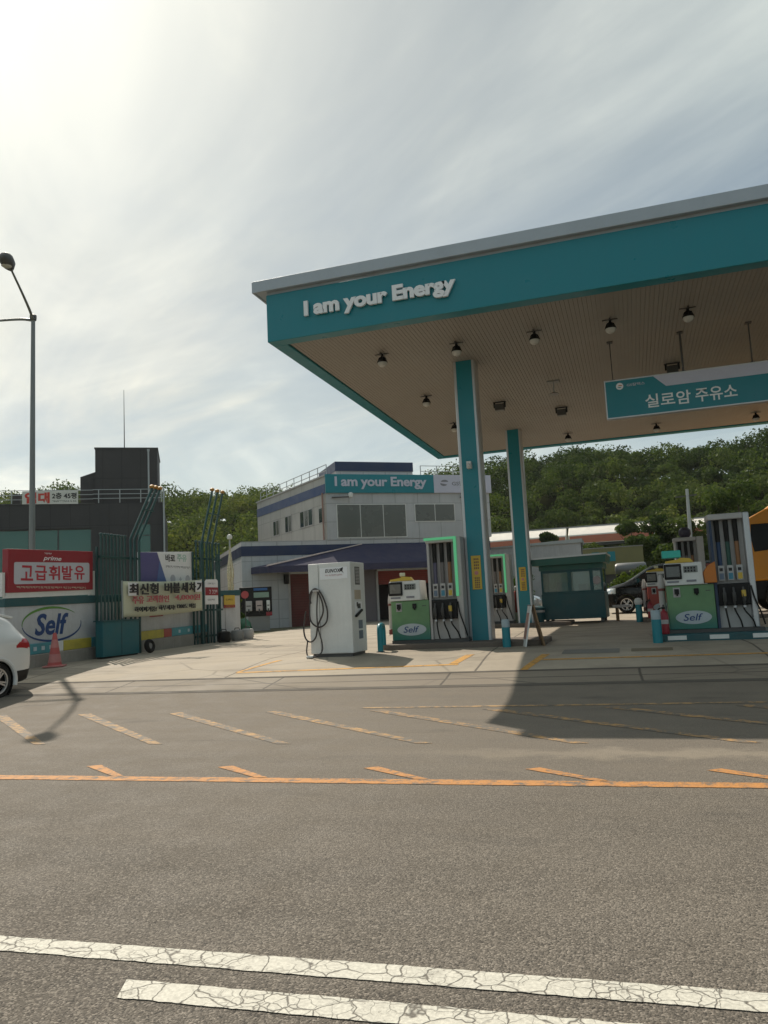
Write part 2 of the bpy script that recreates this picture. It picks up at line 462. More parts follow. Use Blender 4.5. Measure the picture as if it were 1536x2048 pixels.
def concrete_mat(name, c0, c1, joint=4.2, stain=0.4):
    b = NT(name); v = b.coord('Object', (1, 1, 1), (0, 0, -ROAD))
    big = b.noise(v, 0.28, 5, 0.62); mid = b.noise(v, 1.7, 5, 0.65); finen = b.noise(v, 60, 2, 0.6)
    base = b.mix(b.rng(b.math('ADD', b.math('MULTIPLY', big, .6), b.math('MULTIPLY', mid, .4)), 0.36, 0.64), c0, c1)
    st = b.rng(b.noise(b.coord('Object', (0.35, 1.6, 1)), 0.9, 5, 0.6, 0.4), 0.55, 0.70)
    c = b.mix(b.math('MULTIPLY', st, stain), base, tuple(x*0.42 for x in c0))
    s = b.n('ShaderNodeSeparateXYZ'); b.t.links.new(v, s.inputs[0])
    def joint_at(o, sp):
        w = b.math('ADD', o, b.math('MULTIPLY', b.math('SUBTRACT', mid, .5), 0.05))
        return b.rng(b.math('ABSOLUTE', b.math('SUBTRACT', b.math('MODULO', b.math('ADD', w, 400.0), sp), sp/2)), 0.010, 0.028, 1, 0)
    j = b.math('MAXIMUM', joint_at(s.outputs[0], joint), joint_at(s.outputs[1], joint))
    c = b.mix(b.math('MULTIPLY', j, 0.75), c, (0.045, 0.04, 0.035))
    cr = b.rng(b.voro(b.coord('Object', (0.35, 0.5, 1)), 0.8, 'DISTANCE_TO_EDGE'), 0.0, 0.012, 1, 0)
    c = b.mix(b.math('MULTIPLY', b.math('MULTIPLY', cr, b.rng(big, 0.4, 0.6)), 0.7), c, (0.05, 0.045, 0.04))
    c = b.mix(b.math('MULTIPLY', b.rng(finen, 0.55, 0.8), 0.2), c, (0.06, 0.055, 0.05))
    b.bsdf(c, b.rng(mid, 0.3, 0.7, 0.7, 0.9), 0, b.bump(b.math('ADD', finen, b.math('MULTIPLY', j, -2)), 0.3, 0.006), **{'Specular IOR Level': 0.4})
    return b.m
def earth_mat():
    b = NT('rough grassy earth'); v = b.coord('Object')
    n1 = b.noise(v, 0.08, 5, 0.6); n2 = b.noise(v, 1.4, 5, 0.65)
    c = b.mix(b.rng(n1, 0.4, 0.6), (0.10, 0.115, 0.035), (0.16, 0.135, 0.085))
    c = b.mix(b.rng(n2, 0.4, 0.7), c, (0.055, 0.075, 0.022))
    b.bsdf(c, 0.9, 0, b.bump(n2, 0.6, 0.05)); return b.m
def line_mat(name, c, wear, crack=0.0, scale=1.0):
    b = NT(name); v = b.coord('Object')
    n = b.noise(v, 9*scale, 5, 0.7); n2 = b.noise(v, 70, 2, 0.6); big = b.noise(v, 1.1, 3, 0.6)
    col = b.mix(b.rng(n2, 0.35, 0.7), tuple(x*0.72 for x in c), c)
    bad = b.math('ADD', b.math('MULTIPLY', n, 0.6), b.math('ADD', b.math('MULTIPLY', n2, 0.22), b.math('MULTIPLY', big, 0.18)))
    gone = b.rng(bad, 0.62-wear*0.42, 0.70-wear*0.36)
    if crack:
        wv = b.n('ShaderNodeMix', data_type='RGBA'); wv.inputs['Factor'].default_value = 0.05
        nz = b.n('ShaderNodeTexNoise'); nz.inputs['Scale'].default_value = 14; b.t.links.new(v, nz.inputs['Vector'])
        b.t.links.new(v, wv.inputs['A']); b.t.links.new(nz.outputs['Color'], wv.inputs['B'])
        e = b.voro(wv.outputs['Result'], 17.0, 'DISTANCE_TO_EDGE')
        e2 = b.voro(wv.outputs['Result'], 7.5, 'DISTANCE_TO_EDGE')
        thin = b.rng(e, 0.010, 0.042, 1, 0); wide = b.rng(e2, 0.004, 0.030, 1, 0)
        sel = b.rng(b.noise(v, 3.1, 2), 0.40, 0.58)
        gone = b.math('MAXIMUM', gone, b.math('MULTIPLY', b.math('MAXIMUM', b.math('MULTIPLY', b.math('MULTIPLY', thin, sel), 0.85), wide), crack))
        h = b.math('SUBTRACT', b.math('MULTIPLY', n2, 0.3), gone)
    else: h = b.math('SUBTRACT', b.math('MULTIPLY', n2, 0.5), gone)
    col = b.mix(gone, col, b.mix(n2, (0.085, 0.075, 0.065), (0.19, 0.17, 0.14)))
    b.bsdf(col, 0.75, 0, b.bump(h, 0.5, 0.006)); return b.m

NLINES = sorted(set([-300, -60, -12, -8, 0, 6, 9.5] + [10+0.25*i for i in range(0, 24)] + [16, 17, 18, 20, 25, 30, 36, 39, 40, 44, 60, 100, 300, 1200]))
def sheet(name, t0, t1, n0, n1, dz, m):
    ns = [n0] + [n for n in NLINES if n0 < n < n1] + [n1]
    ts = [t0 + (t1-t0)*i/12 for i in range(13)]
    v, f = [], []
    for n in ns:
        for t in ts:
            x, y = tn(t, n); v.append((x, y, g1(n)+dz))
    k = len(ts)
    for i in range(len(ns)-1):
        for j in range(k-1): f.append((i*k+j, i*k+j+1, (i+1)*k+j+1, (i+1)*k+j))
    mb = MB(); mb.add(v, f); return struct(mb.build(name, m))
sheet('ground', -900, 900, -300, 1200, -0.02, earth_mat())
sheet('road', -120, 120, -8, 11.98, 0.0, asphalt_mat())
GUT = concrete_mat('gutter concrete', (0.205, 0.170, 0.132), (0.27, 0.23, 0.18), 3.0, 0.5)
SLAB = concrete_mat('forecourt concrete', (0.285, 0.242, 0.190), (0.46, 0.395, 0.308), 4.6, 0.55)
sheet('pavement', -120, 120, 12.02, 12.98, 0.0, GUT)
sheet('forecourt', -12.6, 24, 13.02, 41, 0.0, SLAB)
sheet('drain_channel', -120, 120, 11.90, 12.06, 0.004, paint('dark joint filler', (0.095, 0.083, 0.070), 0.9, wear=0.6, scale=2.2))
sheet('drain_channel', -120, 120, 12.96, 13.06, 0.004, MATS['dark joint filler'])

LW = line_mat('cracked white road paint', (0.72, 0.69, 0.60), 0.12, 1.0)
LO = line_mat('orange road paint', (0.64, 0.285, 0.08), 0.30)
LF = line_mat('faded orange road paint', (0.58, 0.33, 0.12), 0.47, 0, 0.8)
LY = line_mat('worn yellow forecourt paint', (0.70, 0.36, 0.07), 0.24)
def strip(name, poly, m, dz=0.004, cut=0.5):
    """painted marking: polygon in road coordinates laid on the terrain"""
    bm = bmesh.new()
    vs_ = [bm.verts.new((t, n, 0)) for t, n in poly]
    bm.faces.new(vs_)
    lo = min(n for t, n in poly); hi = max(n for t, n in poly)
    for nl in NLINES:
        if lo < nl < hi:
            bmesh.ops.bisect_plane(bm, geom=bm.verts[:]+bm.edges[:]+bm.faces[:], plane_co=(0, nl, 0), plane_no=(0, 1, 0))
    for v in bm.verts:
        x, y = tn(v.co.x, v.co.y); v.co = (x, y, g1(v.co.y)+dz)
    bmesh.ops.recalc_face_normals(bm, faces=bm.faces[:])
    me = bpy.data.meshes.new(name); bm.to_mesh(me); bm.free()
    for p in me.polygons:
        if p.normal.z < 0: p.flip()
    me.materials.append(m)
    o = bpy.data.objects.new(name, me); COL.objects.link(o); return struct(o)
def band(name, t0, t1, n0, w, m, dz=0.004, n1=None):
    n1 = n0 if n1 is None else n1
    return strip(name, [(t0, n0-w/2), (t1, n1-w/2), (t1, n1+w/2), (t0, n0+w/2)], m, dz)
def worn_band(t0, t1, n0, w, m, f0, f1, step, amp, dz=0.004, skew=0.0):
    """painted line whose edges are chipped: finely cut between f0 and f1"""
    ts = [t0] if t0 < f0 else []
    t = max(t0, f0)
    while t < min(t1, f1): ts.append(t); t += step
    ts += [t1]
    up_, dn = [], []
    for t in ts:
        a = amp*(mnoise.noise((t*14, n0, 0.3))+0.7*mnoise.noise((t*41, n0, 7.1))); b = amp*(mnoise.noise((t*14, n0, 5.3))+0.7*mnoise.noise((t*41, n0, 2.1)))
        sk = skew*max(0.0, 1-(t-t0)/0.4)
        dn.append((t+sk, n0-w/2+a)); up_.append((t, n0+w/2+b))
    v, f = [], []
    for (a, b), (c, d) in zip(dn, up_):
        for q in ((a, b), (c, d)):
            x, y = tn(*q); v.append((x, y, g1(q[1])+dz))
    for i in range(len(dn)-1): f.append((2*i, 2*i+2, 2*i+3, 2*i+1))
    mb = MB(); mb.add(v, f); return struct(mb.build('road_marking', m))
worn_band(-60, 60, 3.035, 0.135, LW, -3.6, 1.6, 0.02, 0.006)
worn_band(-1.90, 40, 2.755, 0.137, LW, -1.9, 1.6, 0.02, 0.006, skew=0.05)
worn_band(-60, 60, 6.19, 0.160, LO, -7, 2.5, 0.03, 0.009)
s0 = -4.92
for k in range(-7, 12):
    t = -4.92 + 1.402*k
    strip('road_marking', [(t, 6.68), (t+0.56, 6.28), (t+0.68, 6.28), (t+0.12, 6.745)], LO, 0.0045)
for k in range(-6, 14):
    t = -7.72 + 1.53*k
    strip('road_marking', [(t, 10.28), (t+2.75, 7.85), (t+2.92, 7.85), (t+0.17, 10.36)], LF)
band('road_marking', -3.3, 30, 10.50, 0.10, line_mat('dull orange road paint', (0.52, 0.32, 0.14), 0.38, 0, 0.8))
band('road_marking', -6.67, -2.5, 13.49, 0.11, LY, n1=13.70)
strip('road_marking', [(-6.72, 13.55), (-6.62, 13.55), (-6.28, 14.8), (-6.40, 14.8)], LY)
strip('road_marking', [(-2.68, 13.78), (-2.52, 13.78), (-2.36, 14.75), (-2.52, 14.75)], LY)
band('road_marking', -1.05, 20, 13.92, 0.10, LY)
strip('road_marking', [(-1.38, 13.0), (-1.25, 13.0), (-0.95, 14.5), (-1.10, 14.5)], LY)
PATCH = paint('patched concrete', (0.20, 0.19, 0.17), 0.85, wear=0.3)
strip('pavement_patch', [(-0.75, 14.45), (0.25, 14.40), (0.27, 14.95), (-0.72, 15.0)], PATCH)
strip('pavement_patch', [(0.45, 14.5), (1.15, 14.48), (1.17, 14.85), (0.47, 14.88)], paint('rusty cover', (0.20, 0.16, 0.10), 0.8, wear=0.4))

# ------------------------------------------------------------------ canopy
cw = thing('fuel_canopy', 'large teal petrol station canopy on teal columns with white fascia slogan and ribbed brown soffit', 'canopy', (-6.62, 13.78, 0))
CX, CY = 22.0, 14.4          # width and depth; local origin = front left corner
m = MB()
m.box(0, CX, 0, 0.30, 6.80, 7.79); m.box(0, CX, CY-0.3, CY, 6.80, 7.79)
m.box(0, 0.30, 0.30, CY-0.3, 6.80, 7.79); m.box(CX-0.3, CX, 0.3, CY-0.3, 6.80, 7.79)
m.build('fascia', TEAL, cw, bevel=0.012)
m = MB(); m.box(-0.26, CX+0.26, -0.12, -0.07, 7.835, 8.075); m.box(-0.26, CX+0.26, CY+0.07, CY+0.12, 7.835, 8.075)
m.box(-0.26, -0.21, -0.069, CY+0.069, 7.835, 8.075); m.box(CX+0.21, CX+0.26, -0.069, CY+0.069, 7.835, 8.075)
m.build('gutter', EAVE, cw, bevel=0.01)
m = MB(); m.box(-0.205, CX+0.205, -0.065, CY+0.065, 7.85, 8.03); m.box(0.01, CX-0.01, 0.01, CY-0.01, 7.791, 7.849)
m.build('roof_deck', EAVE, cw)
m = MB(); x = 0.32; i = 0
m.box(0.30, CX-0.3, 0.30, CY-0.3, 6.8685, 6.93)
while x < CX-0.4:
    m.box(x, x+0.0755, 0.304, CY-0.304, 6.84, 6.866); x += 0.080
m.build('soffit', SOFFIT, cw)
lettering(cw, [('I am your Energy', 2.39, 7.10, 3.08, 0.395, LETTER, 0.045, 0, 0.97)], -0.03, thick=0.05)
def column(x, y, seed):
    gz_ = gz(-6.62+x, 13.78+y) - 0.02
    c = MB(); w = 0.185; d = 0.235
    c.slab([(x-w, y-d), (x+w, y-d), (x+d, y-w), (x+d, y+w), (x+w, y+d), (x-w, y+d), (x-d, y+w), (x-d, y-w)], gz_, 6.85)
    o = c.build('column', TEAL, cw)
    e = MB()
    for sx in (-1, 1):
        pts = [(x+sx*(w-0.005), y-d-0.006), (x+sx*(d-0.01), y-d+0.002), (x+sx*(d+0.012), y-d+0.03), (x+sx*(d+0.012), y+d-0.03), (x+sx*(d-0.01), y+d-0.002), (x+sx*(w-0.005), y+d+0.006), (x+sx*(w-0.005), y+d-0.02), (x+sx*(d-0.03), y+w), (x+sx*(d-0.03), y-w), (x+sx*(w-0.005), y-d+0.02)]
        e.slab(pts if sx > 0 else pts[::-1], gz_, 6.84)
    e.build('corner_trim', ALU, o)
    s = MB(); s.box(x-0.105, x+0.105, y-d-0.022, y-d-0.003, 1.66, 2.40)
    s.build('warning_plate', YELLOW, o, bevel=0.004)
    n = MB()
    r = random.Random(seed)
    for k in range(4): 
        for q in range(3):
            n.box(x-0.045+q*0.04, x-0.017+q*0.04, y-d-0.027, y-d-0.0225, 2.10+k*0.066, 2.145+k*0.066)
    n.build('lettering', BROWNW, o); n = MB()
    for k in range(5):
        for q in range(3):
            n.box(x-0.045+q*0.04, x-0.017+q*0.04, y-d-0.027, y-d-0.0225, 1.69+k*0.05, 1.725+k*0.05)
    n.build('lettering', BROWNW, o)
    n = MB(); n.lathe([(0.0, 0.0), (0.045, 0.0), (0.045, 0.005)], (x, y-d-0.022, 2.02), 16, 'y'); n.build('symbol', paint('pink warning symbol', (0.55, 0.22, 0.2), 0.5), o)
    return o
column(3.37, 3.35, 1); column(3.33, 11.15, 2); column(16.0, 3.35, 3); column(16.0, 11.15, 4)
b_ = thing('motion_light', 'small white box light high on the front teal canopy column', 'light', (-3.25, 16.905, 4.34))
m = MB(); m.box(-0.05, 0.05, -0.14, 0, 0, 0.16); m.build('housing', WHITE, b_, bevel=0.01)
m = MB(); m.box(-0.035, 0.035, -0.20, -0.142, 0.02, 0.10); m.build('lens', GLOBE, b_, bevel=0.01)

# canopy lamps: one built, the rest copied
lp = thing('canopy_lamp', '', 'lamp', (0, 0, 0), 0, 'globe lamps under the canopy soffit')
m = MB(); m.lathe([(0.03, 0.0), (0.03, -0.07), (0.05, -0.08), (0.075, -0.14), (0.125, -0.20), (0.13, -0.225)], n=20); m.build('housing', BLACK, lp, smooth=True)
m = MB()
for a in range(12):
    t = a*math.pi/6; c_, s_ = math.cos(t), math.sin(t)
    m.add([(0.03*c_-0.004*s_, 0.03*s_+0.004*c_, -0.075), (0.085*c_-0.004*s_, 0.085*s_+0.004*c_, -0.10), (0.125*c_-.004*s_, 0.125*s_+.004*c_, -0.20), (0.05*c_-.004*s_, .05*s_+.004*c_, -0.09)], [(0, 1, 2, 3)])
m.build('cooling_fin', BLACK, lp)
m = MB(); m.bar((-0.17, 0, -0.012), (0.17, 0, -0.012), 0.035, 0.012); m.bar((0, -0.17, -0.026), (0, 0.17, -0.026), 0.035, 0.012); m.build('bracket', DGREY, lp)
m = MB(); m.lathe([(0.118, -0.226), (0.116, -0.25), (0.10, -0.29), (0.065, -0.32), (0.0, -0.333)], n=20); m.build('globe', GLOBE, lp, smooth=True)
LROWS = [15.62, 19.4, 22.8, 26.25]; LX = [-4.78, -3.13, -1.50, 0.0, 1.45, 2.95, 4.4]
lab = {(0,0): 'globe lamp in the soffit corner behind the fascia word am', (1,0): 'globe lamp right above the front teal column', (2,0): 'front row globe lamp midway between front column and hanging sign',
       (3,0): 'front row globe lamp above the left end of the hanging station sign', (4,0): 'front row globe lamp beside the thick rod of the hanging sign',
       (0,1): 'globe lamp half way back along the left canopy edge', (0,2): 'globe lamp near the back left, half hidden by the front column',
       (2,3): 'back edge globe lamp right of the rear teal column', (4,3): 'back edge globe lamp below the hanging sign', (5,3): 'back edge globe lamp before the small gap of sky'}
lp.scale = (0.88, 0.88, 0.88)
first = True
for (i, j), t in lab.items():
    X = {(2,3): -1.66, (4,3): 1.15, (5,3): 4.1}.get((i, j), LX[i])
    P = (X, LROWS[j], 6.842)
    if first: lp.location = P; lp['label'] = t; first = False
    else: dup(lp, P, t)
# box floodlights under the soffit
fl = thing('floodlight', 'dark box floodlight under the soffit just right of the front column', 'floodlight', (-3.1, 21.0, 6.842), 0, 'box floodlights under the canopy soffit')
m = MB(); m.box(-0.13, 0.13, -0.10, 0.10, -0.24, -0.07); m.build('housing', DGREY, fl, bevel=0.015)
m = MB(); m.box(-0.11, 0.11, -0.08, 0.08, -0.252, -0.242); m.build('lens', GREY, fl)
m = MB(); m.bar((-0.145, 0, 0.0), (-0.145, 0, -0.16), 0.012, 0.05); m.bar((0.145, 0, 0.0), (0.145, 0, -0.16), 0.012, 0.05); m.box(-0.18, 0.18, -0.05, 0.05, -0.012, -0.001); m.build('bracket', BLACK, fl)
dup(fl, (-1.55, 22.5, 6.842), 'dark box floodlight under the middle of the soffit above the kiosk')
dup(fl, (1.33, 19.4, 6.842), 'dark box floodlight just above the top edge of the hanging sign')
hb = thing('ceiling_spreader', 'thin rod fixture with flat plates hanging under the middle of the soffit', 'fixture', (-1.5, 19.6, 6.842))
m = MB(); m.box(-0.15, 0.15, -0.1, 0.1, -0.03, 0); m.build('ceiling_plate', GREY, hb); m = MB(); m.tube([(0, 0, -0.03), (0, 0, -0.30)], 0.014); m.build('rod', GALV, hb)
m = MB(); m.lathe([(0.02, -0.28), (0.06, -0.30), (0.13, -0.335), (0.13, -0.345)]); m.build('shade', GREY, hb, smooth=True)

# hanging station sign
hs = thing('hanging_sign', 'long teal station name sign with a white top band hung on rods under the canopy', 'sign', (-0.21, 17.0, 0))
W = 6.2
m = MB(); m.box(0, W, 0, 0.16, 5.15, 5.94); m.build('panel', TEAL, hs)
m = MB(); m.box(-0.025, -0.001, -0.012, 0.165, 5.125, 5.965); m.box(-0.001, W, -0.012, 0.165, 5.125, 5.149); m.box(W+0.001, W+0.025, -0.012, 0.165, 5.125, 5.965); m.box(-0.001, W, -0.006, 0.165, 5.941, 5.965)
m.build('frame', ALU, hs)
m = MB(); m.prism([(0.98, 5.94), (1.22, 5.70), (W-0.001, 5.70), (W-0.001, 5.94)], -0.006, -0.001); m.build('top_band', PALE, hs)
lettering(hs, [('실로암', 1.23, 5.275, 0.90, 0.285, LETTER, 0.012), ('주유소', 2.17, 5.275, 0.80, 0.285, LETTER, 0.012)], -0.002, thick=0.012)
lettering(hs, [('GS칼텍스', 0.62, 5.79, 0.37, 0.065, PALE, 0.01)], -0.002)
m = MB(); m.lathe([(0.0, 0.0), (0.075, 0.0), (0.075, 0.006)], (0.29, -0.002, 5.815), 24, 'y'); lg = m.build('logo', LETTER, hs)
m = MB(); m.prism(ellipse(0.30, 5.82, 0.045, 0.02, 12, 0, math.pi), -0.014, -0.009); m.build('logo_swirl', ORANGE, lg)
m = MB(); m.prism(ellipse(0.285, 5.795, 0.04, 0.018, 12, math.pi, 2*math.pi), -0.014, -0.009); m.build('logo_swirl', TEAL, lg)
for x_, r_ in ((0.16, 0.010), (1.59, 0.022), (2.92, 0.014), (4.3, 0.02), (5.9, 0.01)):
    m = MB(); m.tube([(x_, 0.08, 5.966), (x_, 0.08, 6.84)], r_); rr_ = m.build('rod', DGREY, hs)
    m = MB(); m.box(x_-0.05, x_+0.05, 0.03, 0.13, 5.966, 5.985); m.box(x_-0.06, x_+0.06, 0.02, 0.14, 6.815, 6.838); m.build('rod_plate', DGREY, rr_)

# ------------------------------------------------------------------ pump islands
def island(x0, x1, y0, y1, h, label, painted=False):
    zc = gz((x0+x1)/2, (y0+y1)/2)
    t = thing('pump_island', label, 'kerb island', ((x0+x1)/2, (y0+y1)/2, zc-0.03))
    a, b = (x1-x0)/2, (y1-y0)/2; c = 0.12
    m = MB(); m.slab([(-a+c, -b), (a-c, -b), (a, -b+c), (a, b-c), (a-c, b), (-a+c, b), (-a, b-c), (-a, -b+c)], 0, h+0.03)
    m.build('kerb', paint('grimy shade darkened kerb concrete', (0.15, 0.12, 0.10), 0.85, wear=0.4, streak=0.3, bump=0.3) if not painted else TEAL_DK, t, bevel=0.02)  # grime streaks; bare concrete base colour also darkened for the shaded kerb front
    if painted:
        m = MB(); x = -a+0.2; i = 0
        while x < a-0.6:
            m.box(x, x+0.34, -b-0.004, -b-0.001, 0.05, h); x += 0.75
        m.build('painted_stripe', WHITE, t)
    return zc+h
ZL = island(-5.35, -1.80, 16.15, 17.75, 0.10, 'low concrete kerb island under the front pump and front teal column')
ZR = island(0.35, 5.2, 16.05, 17.75, 0.13, 'teal and white striped kerb island under the right pump', True)
ZB = island(-5.2, -1.9, 24.2, 26.2, 0.10, 'far concrete kerb island under the rear pump and rear teal column')
ZC = island(0.2, 4.2, 24.2, 26.0, 0.10, 'far concrete kerb island under the red pump')

GRADGREEN = None
def green_panel():
    b = NT('green to teal printed panel'); v = b.coord('Object'); s = b.n('ShaderNodeSeparateXYZ'); b.t.links.new(v, s.inputs[0])
    f = b.rng(s.outputs[2], 0.05, 0.55, 0, 1, True); n = b.noise(v, 6, 3)
    c = b.mix(f, (0.014, 0.155, 0.135), (0.135, 0.275, 0.125)); c = b.mix(b.rng(n, .3, .8, 0, .25), c, (0.05, 0.09, 0.05))
    b.bsdf(c, 0.4, 0); return b.m
PANELG = green_panel()
PANELR = paint('red pump panel', (0.36, 0.045, 0.03), 0.45, wear=0.2)
STRIP2 = paint('mint edge strip', (0.16, 0.50, 0.26), 0.4, wear=0.1)
HOSEC = [paint('violet hose cover', (0.10, 0.09, 0.15), 0.6), paint('grey hose cover', (0.16, 0.14, 0.14), 0.6), paint('ochre hose cover', (0.26, 0.12, 0.05), 0.6)]
HOSER = [paint('blue hose cover', (0.012, 0.04, 0.11), 0.6), paint('green hose cover', (0.012, 0.07, 0.055), 0.6), HOSEC[2]]
def pump(loc, label, panel, led, hoses, cab=True, mast_h=2.28, right=False, pw=0.80):
    p = thing('fuel_pump', label, 'fuel pump', loc, 0, 'fuel pumps under the canopy')
    m = MB(); m.box(-0.92, 0.80, 0.02, 0.66, 0, 0.07); m.build('plinth', DGREY, p)
    m = MB(); m.box(-0.90, -0.03, 0, 0.62, 0.071, 0.93); cb = m.build('cabinet', panel, p, bevel=0.012)
    m = MB(); m.prism(ellipse(-0.45, 0.30, 0.33, 0.13, 36), -0.005, -0.001); bd = m.build('badge', paint('pale badge', (0.46, 0.52, 0.56), 0.5), cb)
    for o in lettering(bd, [('Self', -0.46, 0.235, 0.36, 0.135, BLUE, 0.008, 0.25)], -0.0055, thick=0.003): pass
    for x, k in ((-0.72, WHITE), (-0.36, None)):
        m = MB()
        if k: m.box(x-0.065, x+0.065, -0.008, -0.001, 0.70, 0.89); q = m.build('reader_plate', LGREY, cb); m = MB()
        m.box(x-0.04, x+0.045, -0.045, -0.009, 0.755, 0.86); m.box(x-0.01, x+0.02, -0.06, -0.009, 0.725, 0.775); m.build('card_reader', BLACK, cb, bevel=0.006)
    m = MB(); m.box(-0.19, -0.10, -0.006, -0.001, 0.80, 0.815); m.build('vent_slot', DGREY, cb)
    # head unit
    h = MB(); h.prism([(-0.91, 0.935), (-0.20, 0.935), (-0.22, 1.37), (-0.90, 1.37)], -0.05, 0.55); hd = h.build('head_unit', WHITE, p, bevel=0.012)
    h = MB(); h.box(-0.92, -0.60, -0.085, -0.051, 1.05, 1.35); h.build('screen_frame', BLACK, hd, bevel=0.015)
    h = MB(); h.box(-0.885, -0.635, -0.093, -0.086, 1.10, 1.30); h.build('screen', SCREEN if right else paint('lit grey screen', (0.16, 0.155, 0.14), 0.25), hd)
    h = MB(); h.box(-0.56, -0.30, -0.058, -0.051, 1.17, 1.30); h.build('price_display', paint('price display', (0.20, 0.22, 0.21), 0.3), hd)
    h = MB()
    for k in range(2):
        for j in range(4): h.box(-0.54+j*0.055, -0.505+j*0.055, -0.064, -0.059, 1.185+k*0.055, 1.225+k*0.055)
    h.build('digit', INK, hd)
    h = MB(); h.box(-0.52, -0.34, -0.062, -0.051, 0.99, 1.03); h.box(-0.88, -0.66, -0.062, -0.051, 0.985, 1.02); h.build('receipt_slot', GREYINK, hd)
    h = MB(); h.prism([(-0.88, 1.372), (-0.36, 1.372), (-0.42, 1.45), (-0.60, 1.47), (-0.64, 1.44), (-0.88, 1.41)], -0.06, 0.10); h.build('top_board', YELLOW, hd)
    if not right: h = MB(); h.box(-0.66, -0.54, -0.03, 0.02, 1.473, 1.55); h.build('top_sign', CREAM, hd, bevel=0.01)
    else:
        h = MB(); h.box(-0.93, -0.58, -0.02, 0.28, 1.475, 1.62); h.build('top_sign', paint('bright teal top box', (0.03, 0.48, 0.40), 0.4), hd, bevel=0.01)
    # side dispenser
    h = MB(); h.lathe([(0.06, 0.32), (0.066, 0.36), (0.06, 0.88), (0.07, 0.90), (0.07, 0.97), (0.045, 1.10), (0.025, 1.17)], (-0.985, 0.28, 0), 14); sdp = h.build('side_dispenser', LGREY, p, smooth=True)
    for pr in ([(0.066, 0.84), (0.072, 0.845), (0.072, 0.885), (0.066, 0.89)], [(0.07, 0.20), (0.075, 0.21), (0.075, 0.31), (0.06, 0.319)]):
        h = MB(); h.lathe(pr, (-0.985, 0.28, 0), 14); h.build('red_collar', DRED, sdp, smooth=True)
    # mast
    mh = mast_h
    h = MB(); h.box(0.0, 0.60, 0.16, 0.50, 0.071, mh-0.10); ms = h.build('mast_back', LGREY, p)
    h = MB(); h.box(0.602, pw, -0.02, 0.56, 0.071, mh); h.build('mast_pillar', LGREY if not right else ALU, ms, bevel=0.02)
    h = MB(); h.box(-0.04, 0.60, -0.02, 0.56, mh-0.12, mh-0.002); h.build('mast_cap', LGREY, ms, bevel=0.02)
    h = MB(); h.box(-0.02, 0.03, 0.0, 0.50, 0.071, mh-0.122); h.build('mast_post', LGREY if not right else paint('dark blue post', (0.010, 0.032, 0.085), 0.5), ms)
    if led:
        h = MB(); h.box(-0.06, 0.60, -0.06, -0.021, mh-0.06, mh-0.004); h.box(0.60, 0.66, -0.06, -0.021, 0.98, mh-0.004); h.build('light_strip', LEDGREEN, ms)
    for k in range(3):
        x = 0.13+k*0.165
        h = MB(); h.tube([(x, 0.10, mh-0.125), (x, 0.09, mh-0.55)], [0.05, 0.045], 10); hz = h.build('hose', RUBBER, ms, smooth=True)
        h = MB(); h.tube([(x, 0.09, mh-0.55), (x, 0.085, 1.30), (x, 0.07, 0.98)], 0.042, 10); h.build('hose_cover', hoses[k], hz, smooth=True)
        h = MB(); h.tube(smoothpath([(x, 0.02, 0.52), (x+0.01, -0.05, 0.40), (x+0.03+0.05*k, -0.06, 0.22), (x+0.05+0.06*k, -0.03, 0.08)]), 0.016, 8); h.build('lower_hose', RUBBER, ms, smooth=True)
        h = MB(); h.box(x-0.055, x+0.055, 0.02, 0.045, 0.98, 1.27); pl = h.build('grade_plate', paint('dull white plate', (0.42, 0.42, 0.42), 0.5) if right else LGREY, ms)
        h = MB(); h.box(x-0.04, x+0.04, 0.015, 0.019, 1.00, 1.12); h.build('grade_label', [paint('blue grey label', (0.12, 0.17, 0.25), 0.5), paint('soft blue label', (0.05, 0.22, 0.32), 0.5), YELLOW][k], pl)
        h = MB(); h.box(x-0.03, x+0.03, 0.015, 0.019, 1.16, 1.22); h.build('grade_mark', INK, pl)
    h = MB(); h.box(0.035, 0.598, -0.05, 0.158, 0.50, 0.92); bt = h.build('nozzle_boot', BLACK, ms, bevel=0.02)
    for k in range(3):
        x = 0.13+k*0.17
        h = MB(); h.tube(smoothpath([(x, -0.09, 0.84), (x, -0.13, 0.74), (x, -0.12, 0.60), (x, -0.07, 0.50)]), [0.02]*6+[0.032]*8+[0.022]*5, 8)
        h.tube(smoothpath([(x-0.02, -0.15, 0.74), (x-0.02, -0.19, 0.66), (x-0.02, -0.14, 0.58)]), 0.008, 6)
        nz = h.build('nozzle', DGREY, bt, smooth=True)
        if k == 2:
            h = MB(); h.tube([(x, -0.135, 0.78), (x, -0.145, 0.66)], 0.04, 10); h.build('nozzle_sleeve', YELLOW, bt, smooth=True)
        h = MB(); h.lathe([(0.0, 0.0), (0.03, 0.005), (0.03, 0.04), (0.0, 0.05)], (x, -0.10, 0.45), 10); h.build('nozzle_ring', ALU, bt, smooth=True)
    h = MB(); h.box(0.035, 0.598, 0.06, 0.155, 0.075, 0.498); h.build('lower_panel', paint('dull white plate', (0.42, 0.42, 0.42), 0.5) if right else LGREY, ms)
    h = MB(); h.tube(smoothpath([(0.62, -0.03, 0.86), (0.66, -0.07, 0.62), (0.74, -0.08, 0.36), (0.80, -0.06, 0.12)]), 0.016, 8); h.build('loop_hose', RUBBER, ms, smooth=True)
    return p
P1 = pump((-4.25, 16.55, ZL), 'front green self service pump with mint light strip, left of the front teal column', PANELG, True, HOSEC, pw=0.75)
P2 = pump((1.52, 16.35, ZR), 'green self service pump with bright teal top box on the striped right island', PANELG, False, HOSER, right=True, pw=0.715)
